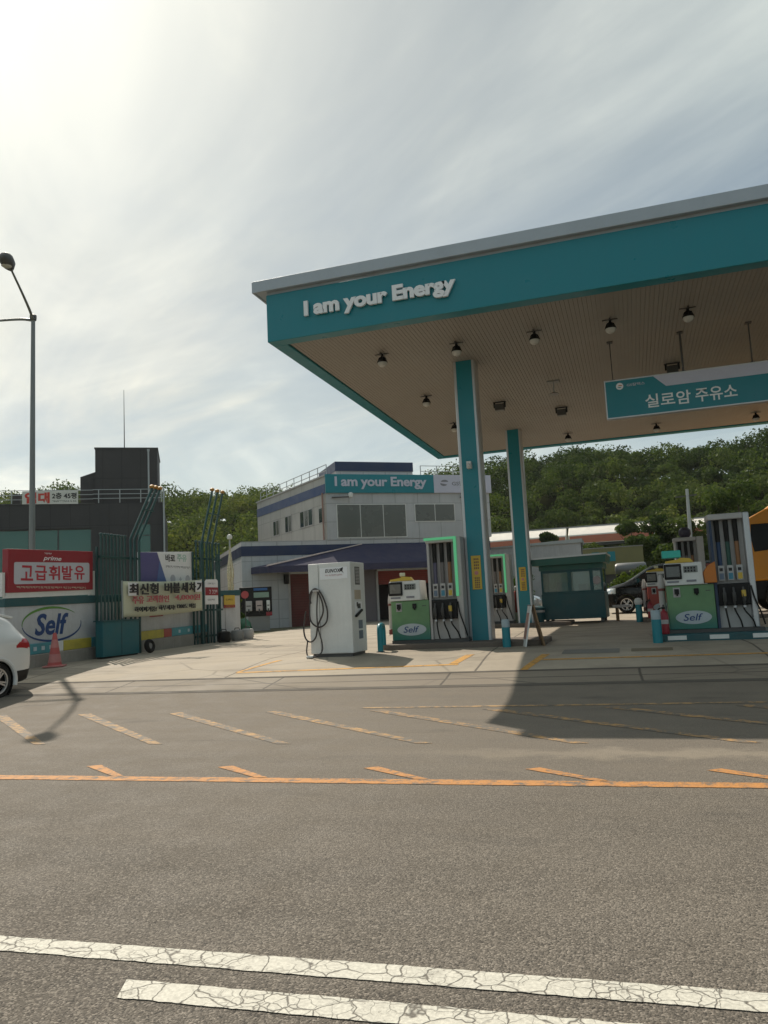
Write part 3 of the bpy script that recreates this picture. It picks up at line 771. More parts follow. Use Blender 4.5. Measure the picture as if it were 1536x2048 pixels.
P3 = pump((-4.52, 25.0, ZB), 'far pump with mint light strip seen between the two teal columns', PANELG, True, HOSEC, mast_h=2.22)
P4 = pump((1.30, 24.9, ZC), 'red self service pump half hidden behind the right green pump', PANELR, False, HOSEC, mast_h=2.35)
m = MB(); m.lathe([(0.0, 2.352), (0.12, 2.36), (0.18, 2.45), (0.17, 2.58), (0.09, 2.66), (0.0, 2.67)], (0.32, 0.25, 0), 14); m.build('hose_reel', paint('dark violet reel cover', (0.02, 0.016, 0.045), 0.5), P4, smooth=True)
# orange holder hung on the right pump
bx = thing('towel_box', 'orange open box fixed between head and mast of the right pump', 'box', (1.52, 16.35, ZR))
m = MB(); m.prism([(-0.19, 0.95), (0.03, 0.95), (0.02, 1.36), (-0.12, 1.28), (-0.20, 1.16)], -0.10, 0.12); m.build('box_body', ORANGE, bx, bevel=0.01)
m = MB(); m.box(-0.14, -0.02, -0.06, 0.08, 1.26, 1.33); m.build('paper_roll', DRED, bx, bevel=0.02)

# ------------------------------------------------------------------ guards, posts, bollards
ug = thing('pump_guard', 'teal tube pump guard bent over beside the front green pump', 'guard rail', (-5.22, 15.98, gz(-5.2, 16)), rad(101), 'tube guards and bollards at the islands')
m = MB(); m.tube(smoothpath([(-0.28, 0, 0), (-0.28, 0, 0.40), (-0.24, 0, 0.50), (-0.14, 0, 0.54), (0.14, 0, 0.54), (0.24, 0, 0.50), (0.28, 0, 0.40), (0.28, 0, 0)], 5), 0.06, 12); m.build('tube', TEAL, ug, smooth=True)
m = MB(); m.lathe([(0.09, 0), (0.09, 0.012), (0.0, 0.013)], (-0.28, 0, 0)); m.lathe([(0.09, 0), (0.09, 0.012), (0.0, 0.013)], (0.28, 0, 0)); m.build('foot_plate', DGREY, ug)
def bollard(x, y, h, r, label, dome=False, cap=0.28):
    t = thing('bollard', label, 'bollard', (x, y, gz(x, y)), 0, 'teal bollards at the island ends')
    m = MB(); m.lathe([(r, 0), (r, h*(1-cap)-0.001)], n=18); m.build('post', TEAL, t, smooth=True)
    m = MB()
    if dome: m.lathe([(r*1.0, h*(1-cap)), (r*1.25, h*(1-cap)+0.05), (r*1.3, h*0.88), (r*0.9, h*0.97), (0, h)], n=18)
    else: m.lathe([(r*1.001, h*(1-cap)), (r*1.001, h-0.02), (r*0.85, h), (0, h)], n=18)
    m.build('cap', paint('pale bollard top', (0.34, 0.42, 0.46), 0.4) if not dome else WHITE, t, smooth=True)
    return t
bollard(-2.55, 16.0, 0.56, 0.085, 'teal bollard with pale top at the right end of the front island')
bollard(0.36, 15.85, 0.62, 0.09, 'teal bollard with pale top at the left end of the striped right island')
bollard(0.10, 24.6, 0.72, 0.095, 'teal bollard with round white head in front of the far black car', True)
def extinguisher(x, y, z, label):
    t = thing('fire_extinguisher', label, 'fire extinguisher', (x, y, z), 0, 'red fire extinguishers by the pumps')
    m = MB(); m.lathe([(0.0, 0), (0.075, 0.005), (0.082, 0.03), (0.082, 0.36), (0.06, 0.43), (0.028, 0.46), (0.028, 0.49)], n=18); m.build('cylinder', RED, t, smooth=True)
    m = MB(); m.box(-0.03, 0.03, -0.03, 0.03, 0.49, 0.53); m.bar((0, 0, 0.54), (0.0, -0.16, 0.57), 0.025, 0.012); m.bar((0, 0, 0.525), (0, -0.14, 0.51), 0.025, 0.012); m.build('valve', BLACK, t)
    m = MB(); m.tube(smoothpath([(-0.03, 0, 0.51), (-0.10, -0.02, 0.47), (-0.10, -0.03, 0.25), (-0.095, -0.04, 0.12)]), 0.013, 8); m.build('hose', RUBBER, t, smooth=True)
    m = MB(); m.lathe([(0.0835, 0.20), (0.0835, 0.28)], n=18); m.build('label_band', LGREY, t, smooth=True)
    return t
extinguisher(0.52, 16.2, ZR, 'red fire extinguisher at the left foot of the right green pump')
extinguisher(0.42, 24.45, ZC, 'red fire extinguisher beside the white headed far bollard')
gp = thing('marker_post', 'red topped white marker post squeezed between front pump and column', 'post', (-3.62, 17.10, ZL), 0, 'red and white marker posts')
m = MB(); m.lathe([(0.10, 0), (0.10, 0.32), (0.0, 0.321)], n=14); m.build('base', CREAM, gp, smooth=True)
m = MB(); m.lathe([(0.075, 0.322), (0.08, 0.36), (0.078, 0.98), (0.05, 1.02), (0, 1.03)], n=14); m.build('body', paint('scuffed red post', (0.40, 0.06, 0.045), 0.5, wear=0.25), gp, smooth=True)
m = MB(); m.lathe([(0.05, 1.031), (0.06, 1.06), (0.055, 1.16), (0, 1.19)], n=14); m.build('tip', WHITE, gp, smooth=True)
dup(gp, (-3.66, 25.6, ZB), 'red topped white marker post beside the far pump by the rear column')
# A-frame board
af = thing('folding_sign', 'weathered white and brown folding board standing by the teal bollard', 'folding sign', (-2.02, 16.10, gz(-2, 16.1)+0.0), rad(-74), 'loose boards')
m = MB(); m.obox((0, -0.105, 0.415), (0.20, 0, 0), (0, 0.014, 0.0), (0, 0.085, 0.415)); m.build('front_board', WHITE, af)
m = MB(); m.obox((0, 0.105, 0.415), (0.20, 0, 0), (0, 0.014, 0.0), (0, -0.085, 0.415)); m.build('back_board', BROWNW, af)
m = MB(); m.tube([(-0.2, -0.03, 0.815), (0.2, -0.03, 0.815)], 0.012); m.build('hinge', DGREY, af)
m = MB(); m.obox((0, -0.122, 0.41), (0.15, 0, 0), (0, 0.002, 0), (0, 0.053, 0.26)); m.build('printed_sheet', paint('faded pink print', (0.5, 0.26, 0.22), 0.6, wear=0.5, scale=6), af)

# ------------------------------------------------------------------ white booth machine with hose
bt = thing('service_booth', 'tall white metal air and wash machine with a looped dark hose', 'machine', (-5.93, 14.85, gz(-5.9, 14.9)-0.01), rad(-1.5))
m = MB(); m.box(-0.46, 0.48, 0, 0.80, 0.075, 1.915); bb = m.build('body', WHITE, bt, bevel=0.015)
m = MB(); m.box(-0.42, 0.44, 0.03, 0.76, 0, 0.074); m.build('base', DGREY, bt)
m = MB(); m.box(-0.232, -0.225, -0.003, -0.0005, 0.09, 1.88); m.build('door_gap', DGREY, bb)
m = MB(); m.box(-0.19, 0.42, -0.006, -0.001, 1.58, 1.82); pl = m.build('name_plate', LETTER, bb)
lettering(pl, [('EUNOX', 0.10, 1.715, 0.34, 0.075, INK, 0.02, 0.2, 1.1)], -0.007)
small_print(pl, 0.12, 1.645, 0.38, 0.028, paint('pink print', (0.45, 0.18, 0.2), 0.6), -0.007, 3)
m = MB(); m.prism([(0.27, 1.79), (0.33, 1.81), (0.31, 1.735), (0.34, 1.69), (0.29, 1.73), (0.25, 1.73)], -0.010, -0.0065); m.build('flourish', INK, pl)
# right face things (local +x)
def onright(mb, name, mt, y0, y1, z0, z1, t=0.006):
    mb.box(0.481, 0.481+t, y0, y1, z0, z1); return mb.build(name, mt, bb)
onright(MB(), 'vent_grille', DGREY, 0.24, 0.50, 1.45, 1.82)
m = MB(); [m.box(0.4875, 0.49, 0.26, 0.48, 1.48+i*0.03, 1.495+i*0.03) for i in range(11)]; m.build('grille_slat', LGREY, bb)
onright(MB(), 'sticker', paint('beige sticker', (0.5, 0.42, 0.32), 0.6), 0.18, 0.52, 1.15, 1.34)
o = onright(MB(), 'sticker', LETTER, 0.18, 0.56, 0.86, 1.10)
m = MB(); m.box(0.4872, 0.489, 0.3, 0.48, 0.96, 1.06); m.box(0.4872, 0.489, 0.26, 0.34, 1.0, 1.09); m.build('print', DGREY, o)
m = MB(); m.bar((0.51, 0.14, 0.80), (0.51, 0.50, 0.93), 0.05, 0.04); m.build('handle', BLACK, bb, bevel=0.01)
o = onright(MB(), 'notice', paint('blue grey notice', (0.16, 0.19, 0.24), 0.6), 0.34, 0.56, 0.55, 0.72)
onright(MB(), 'notice', MATS['blue grey notice'], 0.34, 0.56, 0.34, 0.51)
hz = MB()
loop = [(-0.40, -0.05, 1.10), (-0.42, -0.05, 1.28), (-0.30, -0.06, 1.40), (-0.16, -0.06, 1.30), (-0.04, -0.06, 0.98), (-0.06, -0.07, 0.72), (-0.22, -0.08, 0.62), (-0.40, -0.07, 0.74), (-0.43, -0.05, 1.0), (-0.38, -0.06, 1.30), (-0.27, -0.07, 1.37), (-0.15, -0.08, 1.18), (-0.12, -0.08, 0.92), (-0.24, -0.09, 0.66),
        (-0.30, -0.09, 0.42), (-0.42, -0.08, 0.33), (-0.54, -0.06, 0.40), (-0.58, -0.05, 0.62), (-0.52, -0.05, 0.95)]
hz.tube(smoothpath(loop, 7), 0.017, 8)
hz.tube(smoothpath([(-0.22, -0.09, 1.34), (-0.25, -0.1, 0.95), (-0.24, -0.1, 0.62), (-0.16, -0.1, 0.30), (-0.17, -0.12, 0.12), (-0.30, -0.16, 0.03), (-0.44, -0.16, 0.02), (-0.50, -0.12, 0.14), (-0.49, -0.08, 0.34)], 7), 0.015, 8)
hz.build('hose', paint('brown black hose', (0.045, 0.035, 0.035), 0.6), bt, smooth=True)
m = MB(); m.box(-0.33, -0.20, -0.10, -0.001, 1.34, 1.38); m.build('hose_hook', LGREY, bb)
m = MB(); m.tube([(-0.48, -0.17, 0.03), (-0.34, -0.16, 0.035)], 0.028, 10); m.build('hose_nozzle', WHITE, bt, smooth=True)

# ------------------------------------------------------------------ kiosk
kx, ky = -1.85, 25.35
k = thing('attendant_kiosk', 'small teal attendant kiosk with glazed upper half and flat overhanging roof', 'kiosk', (kx, ky, gz(kx, ky)), rad(-2))
m = MB(); m.box(-0.98, 0.98, 0, 1.5, 0.14, 0.96); m.build('lower_wall', TEAL_DK, k, bevel=0.01)
for x, y in ((-0.9, 0.06), (0.8, 0.06), (-0.9, 1.3), (0.8, 1.3)):
    m = MB(); m.box(x, x+0.1, y, y+0.1, 0, 0.139); m.build('foot', DGREY, k)
for x0, x1 in ((-0.96, -0.90), (-0.12, -0.02), (0.56, 0.66), (0.90, 0.96)):
    m = MB(); m.box(x0, x1, 0.02, 0.08, 0.961, 1.70); m.build('window_post', TEAL_DK, k)
for x0, x1 in ((-0.96, -0.90), (0.90, 0.96)):
    m = MB(); m.box(x0, x1, 1.42, 1.48, 0.961, 1.70); m.build('window_post', TEAL_DK, k)
for za, zb_ in ((0.962, 1.02), (1.62, 1.699)):
    m = MB(); m.box(-0.90, 0.90, 0.024, 0.076, za, zb_); m.build('window_rail', TEAL_DK, k)
def clear_glass(name, c, alpha, body=(0.25, 0.3, 0.3)):
    b = NT(name)
    g = b.n('ShaderNodeBsdfGlossy'); g.inputs['Roughness'].default_value = 0.04; g.inputs['Color'].default_value = (0.9, 0.95, 0.95, 1)
    t_ = b.n('ShaderNodeBsdfTransparent'); t_.inputs['Color'].default_value = (*c, 1)
    fr = b.n('ShaderNodeFresnel'); fr.inputs['IOR'].default_value = 1.5
    d_ = b.n('ShaderNodeBsdfDiffuse'); d_.inputs['Color'].default_value = (*body, 1)
    mx = b.n('ShaderNodeMixShader'); mx.inputs[0].default_value = alpha; b.t.links.new(t_.outputs[0], mx.inputs[1]); b.t.links.new(d_.outputs[0], mx.inputs[2])
    m2 = b.n('ShaderNodeMixShader'); b.t.links.new(fr.outputs[0], m2.inputs[0]); b.t.links.new(mx.outputs[0], m2.inputs[1]); b.t.links.new(g.outputs[0], m2.inputs[2])
    b.t.links.new(m2.outputs[0], b.out.inputs[0]); return b.m
CLEAR = clear_glass('kiosk glass', (0.78, 0.88, 0.86), 0.34, (0.34, 0.40, 0.37))  # pale diffuse share paints in the bright reflection on the panes
for x0, x1 in ((-0.90, -0.12), (-0.02, 0.56), (0.66, 0.90)):
    m = MB(); m.box(x0, x1, 0.04, 0.05, 1.02, 1.62); m.build('window_pane', CLEAR, k)
for bx_ in ((-0.94, -0.93, 0.09, 1.41), (0.93, 0.94, 0.09, 1.41), (-0.90, 0.90, 1.445, 1.455)):
    m = MB(); m.box(*bx_, 0.962, 1.70); m.build('window_pane', CLEAR, k)
m = MB(); m.box(-1.0, 1.0, -0.04, 1.54, 1.701, 1.86); m.build('roof_fascia', GREENTEAL, k)
m = MB(); m.prism([(-1.16, 1.861), (1.10, 1.861), (1.14, 2.10), (-1.2, 2.06)], -0.35, 1.65); rf = m.build('roof', GREENTEAL, k)
m = MB(); m.prism([(-1.21, 2.062), (1.15, 2.102), (1.15, 2.15), (-1.21, 2.11)], -0.37, 1.67); m.build('roof_edge', ALU, rf)
m = MB(); m.lathe([(0, 0), (0.13, 0.001), (0.13, 0.012)], (0.77, 0.035, 1.32), 20, 'y'); m.build('round_notice', paint('grey pink notice', (0.38, 0.33, 0.34), 0.6), k)
m = MB(); m.box(-0.85, 0.85, 0.9, 1.3, 0.98, 1.04); m.box(-0.6, -0.2, 0.95, 1.2, 1.04, 1.32); m.box(0.1, 0.4, 0.95, 1.2, 1.04, 1.25); m.build('counter', GREY, k)
st = thing('low_stand', 'small grey table stand with dark legs beside the kiosk', 'stand', (-0.66, 25.9, gz(-.6, 25.9)))
m = MB(); m.box(-0.02, 0.5, -0.2, 0.2, 0.42, 0.50); m.build('top', LGREY, st); m = MB()
for x in (0.06,): m.box(x, x+0.1, -0.05, 0.05, 0, 0.419)
m.build('leg', BROWNW, st)
bn = thing('waste_bin', 'low dark teal bin behind the rear column at the kiosk foot', 'bin', (-2.95, 25.2, gz(-3, 25)))
m = MB(); m.lathe([(0.16, 0), (0.20, 0.5), (0.21, 0.51), (0.21, 0.55), (0.1, 0.6), (0, 0.61)], n=16); m.build('body', TEAL_DK, bn, smooth=True)
m = MB(); m.lathe([(0.212, 0.40), (0.216, 0.41), (0.216, 0.46), (0.212, 0.47)], n=16); m.build('rim_band', LGREY, bn, smooth=True)

# ------------------------------------------------------------------ boundary wall on the left (runs away from the road along +y, faces +x)
WZ = 0.40
wl = thing('boundary_wall', 'low white boundary wall with teal coping and blue Self logo along the left edge of the forecourt', 'wall', (-13.0, 13.6, WZ), rad(90))
WL = 10.6; SL = 0.022
def sl(x, z): return z + SL*x - WZ
def wband(mb, x0, x1, z0, z1, y0, y1): return mb.prism([(x0, sl(x0, z0)), (x1, sl(x1, z0)), (x1, sl(x1, z1)), (x0, sl(x0, z1))], y0, y1)
m = MB(); wband(m, 0, WL, 0.2, 1.78, 0, 0.2); wb = m.build('wall_body', WHITEWALL, wl)
m = MB(); wband(m, -0.02, WL+0.02, 1.781, 1.97, -0.03, 0.23); m.build('coping', TEAL_DK, wl, bevel=0.01)
m = MB(); wband(m, 0.35, 3.15, 0.2, 0.69, -0.14, -0.003); wband(m, 4.75, 8.3, 0.2, 0.69, -0.14, -0.003); m.build('plinth', CONC, wl, bevel=0.02)
def tile(x0, x1, mt):
    mb = MB(); wband(mb, x0, x1, 0.692, 0.93, -0.10, -0.003); mb.build('tile_strip', mt, wl, bevel=0.01)
TY = paint('yellow tile', (0.50, 0.42, 0.06), 0.4, wear=0.35, scale=5); TT = paint('turquoise tile', (0.05, 0.30, 0.36), 0.4, wear=0.35, scale=5)
TR = paint('red tile', (0.45, 0.07, 0.06), 0.4, wear=0.3, scale=5)
for a, b_, mt in ((0.35, 1.45, TT), (1.46, 1.72, WHITE), (1.73, 2.72, TY), (2.73, 3.15, TT), (4.75, 5.85, TY), (5.86, 6.25, TR), (6.26, 8.3, TT)): tile(a, b_, mt)
m = MB()
for x in (0.5, 0.75, 1.0, 1.25, 6.6, 7.1, 7.6, 8.0): m.box(x, x+0.1, -0.105, -0.101, sl(x, 0.77), sl(x, 0.86))
m.build('tile_spot', paint('pale blue tile spot', (0.5, 0.6, 0.65), 0.4), wl)
def ring(cx, cz, a, b, t0, t1, w0, w1, n=30):
    mb = MB(); o = []
    for i in range(n+1):
        t = t0+(t1-t0)*i/n; w = w0+(w1-w0)*math.sin(math.pi*i/n)
        c, s = math.cos(t), math.sin(t)
        o.append(((cx+(a-w/2)*c, cz+(b-w/2)*s), (cx+(a+w/2)*c, cz+(b+w/2)*s)))
    for i in range(n):
        (p, q), (p2, q2) = o[i], o[i+1]
        mb.prism([p, q, q2, p2] if t1 > t0 else [p2, q2, q, p], -0.009, -0.003)
    return mb
LX0, LZ0 = 1.48, sl(1.48, 1.335)
ring(LX0, LZ0, 0.97, 0.385, rad(40), rad(185), 0.006, 0.055).build('logo_ring', GREEN, wl)
ring(LX0, LZ0, 0.97, 0.385, rad(187), rad(368), 0.012, 0.05).build('logo_ring', BLUE, wl)
lettering(wl, [('Self', LX0-0.03, LZ0-0.25, 1.10, 0.50, BLUE, 0.025, 0.22)], -0.003, thick=0.006)
m = MB(); wband(m, 5.3, 5.95, 1.30, 1.41, -0.012, -0.003); o = m.build('red_plate', RED, wl); small_print(o, 5.63, sl(5.6, 1.33), 0.5, 0.05, CREAM, -0.0125, 9)
m = MB(); m.box(9.55, 9.565, -0.004, -0.0005, sl(9.5, 0.5), sl(9.5, 1.77)); m.build('panel_joint', DGREY, wl)
nb = thing('notice_board', 'small yellow and red notice on the right end of the white boundary wall', 'notice', (-12.965, 23.35, 1.60), rad(90))
m = MB(); m.box(-0.32, 0.42, -0.012, 0, 0.10, 0.42); o = m.build('yellow_panel', YELLOW, nb); small_print(o, 0.05, 0.24, 0.5, 0.06, BROWNW, -0.0125, 5)
m = MB(); m.box(-0.32, 0.42, -0.012, 0, 0.0, 0.099); o = m.build('red_panel', RED, nb); small_print(o, 0.05, 0.03, 0.5, 0.04, YELLOW, -0.0125, 6)

# red fuel sign standing on the wall
rs = thing('red_sign', 'red board with white panel reading 고급휘발유 standing on the left end of the wall', 'sign', (-12.99, 13.62, 2.03), rad(90))
SK = 0.03
def rsb(mb, x0, x1, z0, z1, y0, y1): return mb.prism([(x0, z0+SK*x0), (x1, z0+SK*x1), (x1, z1+SK*x1), (x0, z1+SK*x0)], y0, y1)
m = MB(); rsb(m, 0, 2.80, 0.06, 1.02, -0.06, 0.10); rp = m.build('board', RED, rs, bevel=0.008)
def rrect(x0, x1, z0, z1, r):
    o = []
    for cx, cz, a in ((x1-r, z0+r, -90), (x1-r, z1-r, 0), (x0+r, z1-r, 90), (x0+r, z0+r, 180)):
        for k in range(5):
            t = rad(a+k*22.5); o.append((cx+r*math.cos(t), cz+r*math.sin(t)+SK*cx))
    return o
m = MB(); m.prism(rrect(0.17, 2.66, 0.24, 0.73, 0.05), -0.066, -0.0605); m.build('white_panel', DULLW, rp)
for i, g in enumerate('고급휘발유'):
    lettering(rp, [(g, 0.55+0.435*i, 0.315+SK*(0.55+0.435*i), 0.37, 0.34, REDTXT, 0.02)], -0.0665)
lettering(rp, [('prime', 1.36, 0.785, 0.60, 0.13, LETTER, 0.008, 0.3)], -0.0605)
small_print(rp, 1.22, 0.955, 0.24, 0.035, LETTER, -0.0605, 2)
small_print(rp, 1.4, 0.16, 2.3, 0.045, CREAM, -0.0605, 4)
m = MB(); rsb(m, 0.0, 2.82, -0.06, 0.058, -0.03, 0.08); m.build('base_rail', WHITE, rs)
m = MB(); m.box(2.83, 2.95, 0.0, 0.12, -0.02, 0.62); m.build('post', WHITE, rs); m = MB(); m.box(-0.10, -0.02, 0.0, 0.08, -0.02, 0.5); m.build('post', WHITE, rs)
yb = thing('yellow_board', 'mustard yellow board partly hidden behind the red sign at the picture edge', 'board', (-14.2, 13.9, 0.4), rad(70))
m = MB(); m.box(-0.9, 0.35, 0, 0.05, 1.62, 2.62); m.build('board', YELLOW, yb); m = MB(); m.tube([(-0.7, 0.08, 0), (-0.7, 0.08, 2.6)], 0.03); m.tube([(0.25, 0.08, 0), (0.25, 0.08, 2.6)], 0.03); m.build('post', GALV, yb)

# vent pipe racks
def rack(y, xs, top, bent, btop, bdx, label, cross):
    z0 = gz(-12.75, y)
    t = thing('vent_pipe_rack', label, 'vent pipes', (-12.78, y, z0), rad(90), 'teal fuel vent pipe racks')
    for x in xs:
        m = MB(); m.tube([(x, 0, 0), (x, 0, top-z0)], 0.028, 10); m.lathe([(0.045, top-z0), (0.05, top-z0+0.03), (0.03, top-z0+0.06), (0, top-z0+0.065)], (x, 0, 0), 10)
        m.build('vent_pipe', PIPE, t, smooth=True)
    for i, x in enumerate(bent):
        kink = top-z0-0.05
        m = MB(); m.tube([(x, -0.10, 0), (x, -0.10, kink), (x+0.05, -0.10, kink+0.09), (x+bdx, -0.10, btop-z0)], 0.034, 10); bp = m.build('bent_pipe', PIPE, t, smooth=True)
        m = MB(); m.lathe([(0.05, 0), (0.075, 0.02), (0.075, 0.07), (0.03, 0.10), (0, 0.105)], (x+bdx, -0.10, btop-z0), 10); m.build('yellow_vent_cap', paint('dull orange cap', (0.45, 0.22, 0.04), 0.5), bp, smooth=True)
    lo, hi = min(list(xs)+list(bent))-0.08, max(list(xs)+list(bent))+0.08
    for z in cross:
        m = MB(); m.box(lo, hi, -0.055, -0.04, z-z0-0.03, z-z0+0.03); m.box(lo, hi, 0.04, 0.055, z-z0-0.03, z-z0+0.03); m.build('cross_bar', PIPE, t)
    for x in (lo+0.02, hi-0.02):
        m = MB(); m.bar((x, 0.085, 0), (x, 0.085, top-z0-0.3), 0.05, 0.05); m.build('rack_post', PIPE, t)
    if bent:
        b0, b1 = bent[0], bent[-1]; q = 0.55
        m = MB(); m.bar((b0+bdx*q-0.08, -0.15, (top+(btop-top)*q)-z0), (b1+bdx*q+0.08, -0.15, (top+(btop-top)*q)-z0), 0.03); m.build('pipe_clamp', PIPE, t)
    return t
rack(17.2, [-0.66, -0.52, -0.38, -0.24, -0.10, 0.04, 0.18, 0.32], 3.55, [0.42, 0.60, 0.80], 5.02, 1.02, 'left teal vent pipe rack with three kinked pipes rising beside the dark building', (1.05, 3.0))
rack(21.7, [-0.64, -0.42, -0.24, -0.04, 0.16, 0.36, 0.56, 0.76], 3.65, [-0.50, -0.18, 0.16], 5.36, 0.75, 'right teal vent pipe rack with kinked pipes in front of the wooded hill', (0.75, 1.55, 3.15))
cbn = thing('pipe_cabinet', 'plain teal steel cabinet at the foot of the left vent pipe rack', 'cabinet', (-12.42, 16.86, gz(-12.4, 16.9)), rad(90))
m = MB(); m.box(-0.73, 0.74, 0, 0.22, 0.04, 0.90); bd_ = m.build('body', TEAL_MID, cbn, bevel=0.01)
m = MB(); m.box(-0.78, 0.79, -0.03, 0.24, 0.901, 0.93); m.build('lid', TEAL_DK, cbn); m = MB(); m.box(-0.70, 0.71, 0.03, 0.2, 0, 0.039); m.build('base', BLACK, cbn)
m = MB(); m.box(0.0, 0.012, -0.003, -0.0005, 0.07, 0.88); m.build('door_gap', BLACK, bd_)
# boards and banner
pb = thing('advert_board', 'purple blue and white advertising board reading 바로주유 between the two vent pipe racks', 'sign', (-12.9, 18.3, 2.0), rad(90))
m = MB(); m.prism([(0, 0.1), (2.75, 0.18), (2.75, 1.36), (0, 1.21)], 0, 0.05); bo = m.build('board', LETTER, pb, bevel=0.01)
m = MB(); m.prism([(0, 0.1), (1.45, 0.14), (0.86, 1.25), (0, 1.208)], -0.006, -0.001); m.build('violet_panel', paint('violet print', (0.10, 0.09, 0.26), 0.5, wear=0.15), bo)
m = MB(); m.prism([(0.75, 0.12), (1.45, 0.14), (0.98, 1.02)], -0.011, -0.0065); m.build('blue_panel', paint('blue print', (0.09, 0.15, 0.36), 0.5, wear=0.1), bo)
lettering(bo, [('바로', 1.53, 1.0, 0.50, 0.22, INK, 0.03), ('주유', 2.15, 1.03, 0.52, 0.22, paint('pale mint print', (0.42, 0.60, 0.54), 0.5), 0.03)], -0.001)
small_print(bo, 1.95, 0.83, 1.3, 0.06, GREYINK, -0.001, 12)
m = MB(); [m.lathe([(0, 0), (0.13, 0.001), (0.13, 0.004)], (x, -0.001, 0.5), 20, 'y') for x in (1.65, 2.45)]; m.box(1.98, 2.12, -0.005, -0.001, 0.485, 0.515); m.box(2.035, 2.065, -0.0055, -0.001, 0.43, 0.57); m.build('pictogram', paint('pale grey print', (0.50, 0.50, 0.55), 0.5), bo)
bnr = thing('banner', 'cream cloth banner reading 최신형 버블 세차기 stretched between the vent pipe racks', 'banner', (-12.55, 17.12, 1.44), rad(90))
BL = 3.85
v, f = [], []
for i in range(40):
    x = BL*i/39
    for j in range(9):
        z = 0.93*j/8
        y = -0.035*math.sin(x*2.1+z)*math.sin(math.pi*i/39) - 0.02*math.sin(5*x+3*z)*math.sin(math.pi*i/39)
        v.append((x, y, z+0.028*x-0.03*math.sin(math.pi*i/39)))
for i in range(39):
    for j in range(8): f.append((i*9+j, (i+1)*9+j, (i+1)*9+j+1, i*9+j+1))
mb = MB(); mb.add(v, f); clo = mb.build('cloth', CREAM, bnr, smooth=True)
so_ = clo.modifiers.new('thick', 'SOLIDIFY'); so_.thickness = 0.006
yb_ = -0.075
def btx(s, x, z, w, h, mt, bold=0.03): lettering(clo, [(s, x, z+0.028*x-0.02, w, h, mt, bold)], yb_, thick=0.02)
for pq in ([(0.12, 0.55), (0.52, 0.56), (0.52, 0.90), (0.12, 0.90)], [(3.38, 0.66), (3.74, 0.67), (3.74, 1.0), (3.38, 0.99)]):
    m = MB(); m.prism(pq, yb_+0.003, yb_+0.012); m.build('white_patch', LETTER, clo)
for i, g in enumerate('최신형'): btx(g, 0.34+0.46*i, 0.58, 0.38, 0.30, INK)
for i, g in enumerate('버블'): btx(g, 1.92+0.42*i, 0.58, 0.36, 0.30, INK)
for i, g in enumerate('세차기'): btx(g, 2.76+0.43*i, 0.58, 0.36, 0.30, INK)
PINK = paint('faded red banner print', (0.50, 0.12, 0.13), 0.7)
btx('주유', 0.52, 0.345, 0.50, 0.20, PINK, 0.02); btx('고객할인', 1.42, 0.345, 1.05, 0.20, PINK, 0.02)
btx('4,000원', 2.93, 0.345, 1.35, 0.19, PINK, 0.02)
btx('하이퍼거품!', 0.85, 0.12, 0.98, 0.14, INK, 0.02); btx('하부세차!', 1.85, 0.12, 0.8, 0.14, INK, 0.02); btx('1200도 버블', 2.85, 0.12, 1.0, 0.14, INK, 0.02)
m = MB(); m.tube([(-0.02, 0.02, -0.02), (-0.02, 0.02, 0.95)], 0.016); m.tube([(BL+0.02, 0.02, 0.08), (BL+0.02, 0.02, 1.06)], 0.016); m.build('banner_rod', GALV, bnr)
wn_ = thing('notice_board', 'white notice with a red middle band fixed on the right vent pipe rack', 'notice', (-12.60, 21.25, 1.72), rad(90))
m = MB(); m.prism([(0, 0), (0.78, 0), (0.78, 0.74), (0.70, 0.79), (0.08, 0.77), (0, 0.70)], 0, 0.02); o = m.build('plate', LETTER, wn_, bevel=0.004)
m = MB(); m.box(0.0, 0.78, -0.005, -0.001, 0.28, 0.53); m.build('red_band', RED, o); small_print(o, 0.39, 0.34, 0.55, 0.11, LETTER, -0.0055, 31); small_print(o, 0.39, 0.62, 0.5, 0.05, GREYINK, -0.001, 32); small_print(o, 0.39, 0.12, 0.5, 0.05, GREYINK, -0.001, 33)

# traffic cone, tyre, tubs
cn = thing('traffic_cone', 'faded red traffic cone standing in front of the Self logo wall', 'traffic cone', (-12.42, 14.47, gz(-12.4, 14.5)), rad(30))
PC = paint('faded red cone', (0.46, 0.085, 0.08), 0.6, wear=0.25, scale=5); PC2 = paint('pink cone base', (0.52, 0.19, 0.18), 0.6, wear=0.3, scale=5)
m = MB(); m.box(-0.22, 0.22, -0.22, 0.22, 0, 0.035); m.build('base', PC2, cn, bevel=0.01)
def rc(z): return 0.15-0.112*(z-0.035)/0.70
def cseg(z0, z1, mt, nm, e=0.0): mb = MB(); mb.lathe([(rc(z0)+e, z0), (rc(z1)+e, z1)], n=20); return mb.build(nm, mt, cn, smooth=True)
m = MB(); m.lathe([(0.17, 0.0352), (0.15, 0.05), (rc(0.735), 0.735), (0.03, 0.75), (0, 0.752)], n=20); cb_ = m.build('cone_body', PC, cn, smooth=True)
cseg(0.42, 0.60, PC2, 'reflective_band', 0.003); cseg(0.10, 0.28, PC2, 'reflective_band', 0.003)
ty = thing('tyre', 'black tyre leaning beside the teal cabinet at the wall foot', 'tyre', (-12.35, 17.95, gz(-12.3, 17.9)), rad(90))
